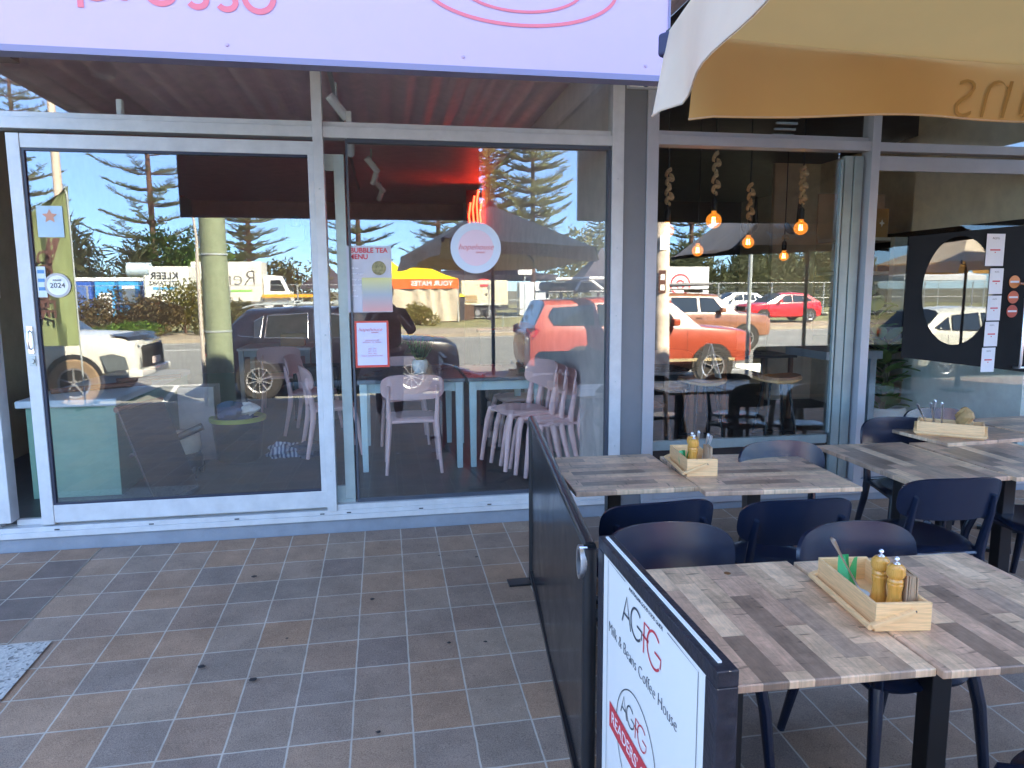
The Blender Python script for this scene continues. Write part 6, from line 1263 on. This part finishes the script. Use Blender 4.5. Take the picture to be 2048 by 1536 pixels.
for s in (-1, 1):
    mb = MB(); mb.lathe([(0,.104),(.010,.101),(.012,.09)], (s*.033,0,1.765), n=10, axis='y'); mb.build('eye', M['dkgrey'], pr_); mb = MB(); mb.lathe([(0,-.008),(.025,-.006),(.03,.006),(0,.008)], (s*.083,.01,1.75), n=12, axis='x'); mb.build('ear', skin, pr_, smooth=True)
mb = MB(); mb.tube([(-.025,.098,1.695),(0,.106,1.692),(.025,.098,1.695)], .005, 6); mb.build('mouth', mat('lips', (.35,.12,.1), .5), pr_, smooth=True)
for s in (-1, 1):   # hands closed round the phone edges
    hp = [(s*.12,.27,1.50),(s*.10,.30,1.535),(s*.09,.31,1.57)]; ed = [(0,1),(1,2)]; rd_ = [(.028,.028),(.036,.018),(.034,.016)]
    pts = list(hp); 
    for k in range(4):
        b = len(pts); z = 1.55+.02*k; pts += [(s*.088,.325,z),(s*.078,.338,z+.004),(s*.062,.336,z+.006)]; ed += [(2,b),(b,b+1),(b+1,b+2)]; rd_ += [(.0095,.0095),(.0088,.0088),(.0078,.0078)]
    b = len(pts); pts += [(s*.08,.305,1.60),(s*.055,.30,1.625)]; ed += [(1,b),(b,b+1)]; rd_ += [(.011,.011),(.009,.009)]
    skinfig('hand', pts, ed, rd_, skin, pr_, 1)
ph = thing('phone', 'dark phone held up in both hands by the person', 'phone', (.03,-4.695,1.58)); mb = MB(); mb.box(-.078,.078,-.0045,.0045,-.038,.038); mb.build('case', M['black'], ph, bevel=.003)
# ------------------------------------------------------------------ vegetation
gL = [leafmat('norfolk_needles', (.035,.05,.025), (.12,.135,.05), .15), leafmat('sun_painted_needles', (.08,.10,.03), (.26,.26,.09), .2)]  # second needle material is a paler copy with sunlight put into its colour
bark = mat('dark_red_bark', (.10,.05,.035), .9, var=.3, bump=.5)
def pine(name, label, loc, H, zl, rmax, seed, leaf, dens=1.0, up=.12, gap=1.05, tr=.24, nb=7):
    rnd = random.Random(seed); t = thing(name, label, 'tree', loc, group='norfolk pines across the road')
    lean = rnd.uniform(-.01,.01); mb = MB(); mb.tube([(lean*z*.5,0,z) for z in (0,H*.3,H*.6,H)], [tr,tr*.8,tr*.5,.04], 10); mb.build('trunk', bark, t, smooth=True)
    br = MB(); lf = MB(); z = zl; 
    while z < H-.3:
        f = (z-zl)/(H-zl); rl = rmax*(1-f)**.75*(.8+.2*rnd.random())+.25; a0 = rnd.uniform(0,6.28)
        for k in range(nb):
            if rnd.random() < .12: continue
            a = a0+2*math.pi*k/nb+rnd.uniform(-.18,.18); L_ = rl*rnd.uniform(.75,1.08); z_ = z+rnd.uniform(-.12,.12); ca, sa = math.cos(a), math.sin(a); pts = []
            for i in range(6):
                u = i/5; pts.append((lean*z*.5+ca*L_*u, sa*L_*u, z_+L_*(-.10*u+ (up+.12)*u*u)+.04*rnd.uniform(-1,1)))
            br.tube(pts, [.05*(1-f*.5),.042,.034,.027,.02,.012], 4, caps=False)
            n = int(L_*8*dens)
            for i in range(n):
                u = .18+.82*i/n; j = min(4, int(u*5)); q = Vector(pts[j]).lerp(Vector(pts[j+1]), u*5-j)
                for s_ in (-1, 1):
                    if rnd.random() < .22: continue
                    ll = (.34+.30*(1-u))*rnd.uniform(.6,1.2)*min(1.2, .5+L_/4); d = Vector((ca*.55-s_*sa*.8, sa*.55+s_*ca*.8, rnd.uniform(.05,.55))).normalized(); w_ = Vector((0,0,1)).cross(d).normalized()*.028
                    for e in range(3):
                        o_ = q+d*ll*e/3; vz = Vector((0,0,.065*rnd.uniform(.5,1.4))); lf.add([tuple(o_-w_), tuple(o_+d*ll*.38+w_*1.2), tuple(o_+d*ll*.3+vz)], [(0,1,2)]); lf.add([tuple(o_+w_), tuple(o_+d*ll*.42-w_*1.1), tuple(o_+d*ll*.15+vz*1.2)], [(0,1,2)])
        z += gap*(1-.35*f)*rnd.uniform(.85,1.15)
    br.build('limbs', bark, t, fix=False); lf.build('crown', leaf, t, fix=False, kind='stuff'); return t
pA = pine('norfolk_pine', 'tall norfolk pine with wide bare tiers reflected in the sliding door', (-15.6,-49,-.3), 24, 4.3, 4.3, 3, gL[0], .9, .2, 1.2, .24, 6)
dup(pA, (-26.0,-54,-.3), R(70), label='norfolk pine cut by the left edge of the sliding door').scale = (1.05,1.05,1.02)
pB = pine('norfolk_pine', 'norfolk pine with a red trunk right of the green pole', (-10.9,-58,-.3), 21, 2.5, 3.7, 8, gL[0], .9, .18, 1.0)
dup(pB, (-1.9,-54,-.3), R(40), label='norfolk pine showing above the tea poster')
dup(pB, (4.7,-58,-.3), R(130), label='norfolk pine left of the parasol peak')
dup(pB, (27,-56,-.3), R(200), label='norfolk pine behind the left tip of the dark parasol')
pC = pine('norfolk_pine', 'sunlit norfolk pine just right of the lavender sign edge', (6.7,-42,-.3), 20, 3.2, 3.4, 15, gL[1], 1.2, .25, .75, .2, 8)
pD = dup(pC, (9.3,-40,-.3), R(100), label='sunlit norfolk pine with drooping right limbs above the parasol'); pD.scale = (.95,.95,1.0)
dup(pC, (20.3,-62,-.3), R(20), label='small norfolk pine left of the grey pillar').scale = (.75,.75,.62)
pE = pine('norfolk_pine', 'young norfolk pine with flat dark tiers right of the green pole', (-8.9,-46,-.3), 7.2, 1.6, 1.5, 21, gL[0], 1.6, .3, .8, .07, 6)
def bush(name, label, loc, rx, ry, rz, n, size, m, seed=1, trunk=False, spiky=False, group=None, z0=0, cat='shrub', lobes=7):
    rnd = random.Random(seed); t = thing(name, label, cat, loc, group=group); lf = MB()
    ls = [(rnd.uniform(-.6,.6)*rx, rnd.uniform(-.6,.6)*ry, z0+rz*rnd.uniform(.25,.75), rnd.uniform(.3,.55)) for _ in range(lobes)]
    for k in range(n):
        cx_, cy2, cz_, rr_ = ls[k % lobes]; a = rnd.uniform(0,6.28); b = math.acos(rnd.uniform(-1,1)); q = rnd.uniform(.55,1.05)
        p = Vector((cx_+rx*rr_*q*math.sin(b)*math.cos(a), cy2+ry*rr_*q*math.sin(b)*math.sin(a), max(.02, cz_+rz*rr_*q*math.cos(b))))
        d = Vector((rnd.gauss(0,1), rnd.gauss(0,1), rnd.gauss(.5,.8))).normalized(); w_ = d.orthogonal().normalized()*size*(.16 if spiky else .38); L_ = size*rnd.uniform(.6,1.4)*(1.8 if spiky else 1)
        lf.add([tuple(p-w_*.6), tuple(p+w_*.6), tuple(p+d*L_*.6+w_), tuple(p+d*L_), tuple(p+d*L_*.6-w_)], [(0,1,2,3,4)])
    lf.build('foliage' if not trunk else 'crown', m, t, fix=False, kind='stuff')
    mb = MB()
    for k in range(5 if not trunk else 3): c = ls[k]; mb.tube([(0,0,0),(c[0]*.4,c[1]*.4,c[2]*.5),(c[0],c[1],c[2])], [.07,.05,.02] if trunk else [.025,.02,.01], 6)
    mb.build('stems' if not trunk else 'trunk', bark, t); return t
olive = leafmat('olive_shrub_leaf', (.09,.10,.035), (.28,.25,.09)); green = leafmat('bright_green_leaf', (.08,.17,.025), (.22,.36,.06)); dgreen = leafmat('deep_green_leaf', (.035,.075,.018), (.11,.18,.04)); yel2 = leafmat('yellow_green_leaf', (.16,.17,.03), (.42,.34,.09)); brnl = leafmat('brown_twig_leaf', (.12,.09,.045), (.27,.20,.09)); casu = leafmat('casuarina_needles', (.06,.075,.035), (.17,.18,.085))
for k, (x, y, rx, rz_, m_, lab, n) in enumerate(((-14.9,-26.6,1.7,1.25,olive,'olive shrub at the far left of the planting, behind the feather banner',2600),(-12.9,-26.3,1.6,1.25,yel2,'yellowish shrub left of centre in the planting across the road',2600),(-11.2,-26.2,1.5,1.5,brnl,'tall brownish shrub in the middle of the planting across the road',2800),(-9.3,-25.9,1.7,1.35,brnl,'dense twiggy shrub left of the green pole',3200),(-8.2,-27.0,1.4,1.9,yel2,'yellow leaved frangipani like shrub just left of the green pole',1800),(-6.6,-26.2,1.3,1.4,olive,'low olive shrub partly behind the green pole',1600))):
    bush('shrub', lab, (x,y,-.15), rx, 1.0, rz_, n, .13, m_, 30+k, group='shrubs planted across the road')
bush('ground_cover', 'bright green ground cover in front of the shrubs by the far kerb', (-10.0,-24.6,-.2), 1.9, .5, .6, 1500, .10, green, 41, cat='ground cover')
bush('shrub', 'low rounded green shrub in front of the cream curtains', (2.0,-30.4,-.16), 1.25, .9, .95, 1800, .10, yel2, 44, group='shrubs planted across the road')
bush('pandanus', 'spiky pandanus clump behind the blue portable toilets', (-20.5,-46,-.2), 3.0, 2, 5.6, 3600, .42, casu, 51, spiky=True, cat='tree', trunk=True)
bush('pandanus', 'second spiky pandanus clump left of the round leafed tree', (-16.9,-46.5,-.2), 2.0, 2, 4.4, 2200, .38, casu, 52, spiky=True, cat='tree', trunk=True)
bush('broadleaf_tree', 'rounded green tree behind the white cleaning truck', (-13.5,-46,-.2), 3.1, 2.2, 5.6, 6500, .22, dgreen, 53, trunk=True, cat='tree', lobes=11)
bush('broadleaf_tree', 'lighter green tree beside the rounded one, behind the green pole', (-10.6,-45.5,-.2), 2.2, 2, 4.6, 4200, .22, green, 54, trunk=True, cat='tree', lobes=9)
bush('broadleaf_tree', 'scraggly olive tree behind the hire truck', (-6.6,-47,-.2), 1.8, 1.5, 3.9, 1900, .22, olive, 55, trunk=True, cat='tree')
bush('broadleaf_tree', 'thin scraggly tree left of the middle mullion', (-4.6,-46,-.2), 1.4, 1.2, 3.6, 900, .20, yel2, 56, trunk=True, cat='tree')
bush('broadleaf_tree', 'pale twiggy tree above the roof rack left of the grey pillar', (14.4,-50,-.2), 2.6, 2, 5.6, 1900, .25, yel2, 57, trunk=True, cat='tree')
for k, (x, y, rx, rz_) in enumerate(((23.5,-47,3.6,4.6),(28.6,-48,3.6,4.8),(33.6,-50,3.8,4.6),(39,-52,3.8,5.2),(19.6,-50,2.6,3.6))):
    bush('casuarina', ['dark casuarina behind the small white hatchback','tall dark casuarina behind the bright red hatchback','dark casuarina right of the bright red hatchback','dark casuarina behind the white marquee','low casuarina behind the white box trailer'][k], (x,y,-.2), rx, 2, rz_, 3800, .36, casu, 60+k, spiky=True, trunk=True, cat='tree')
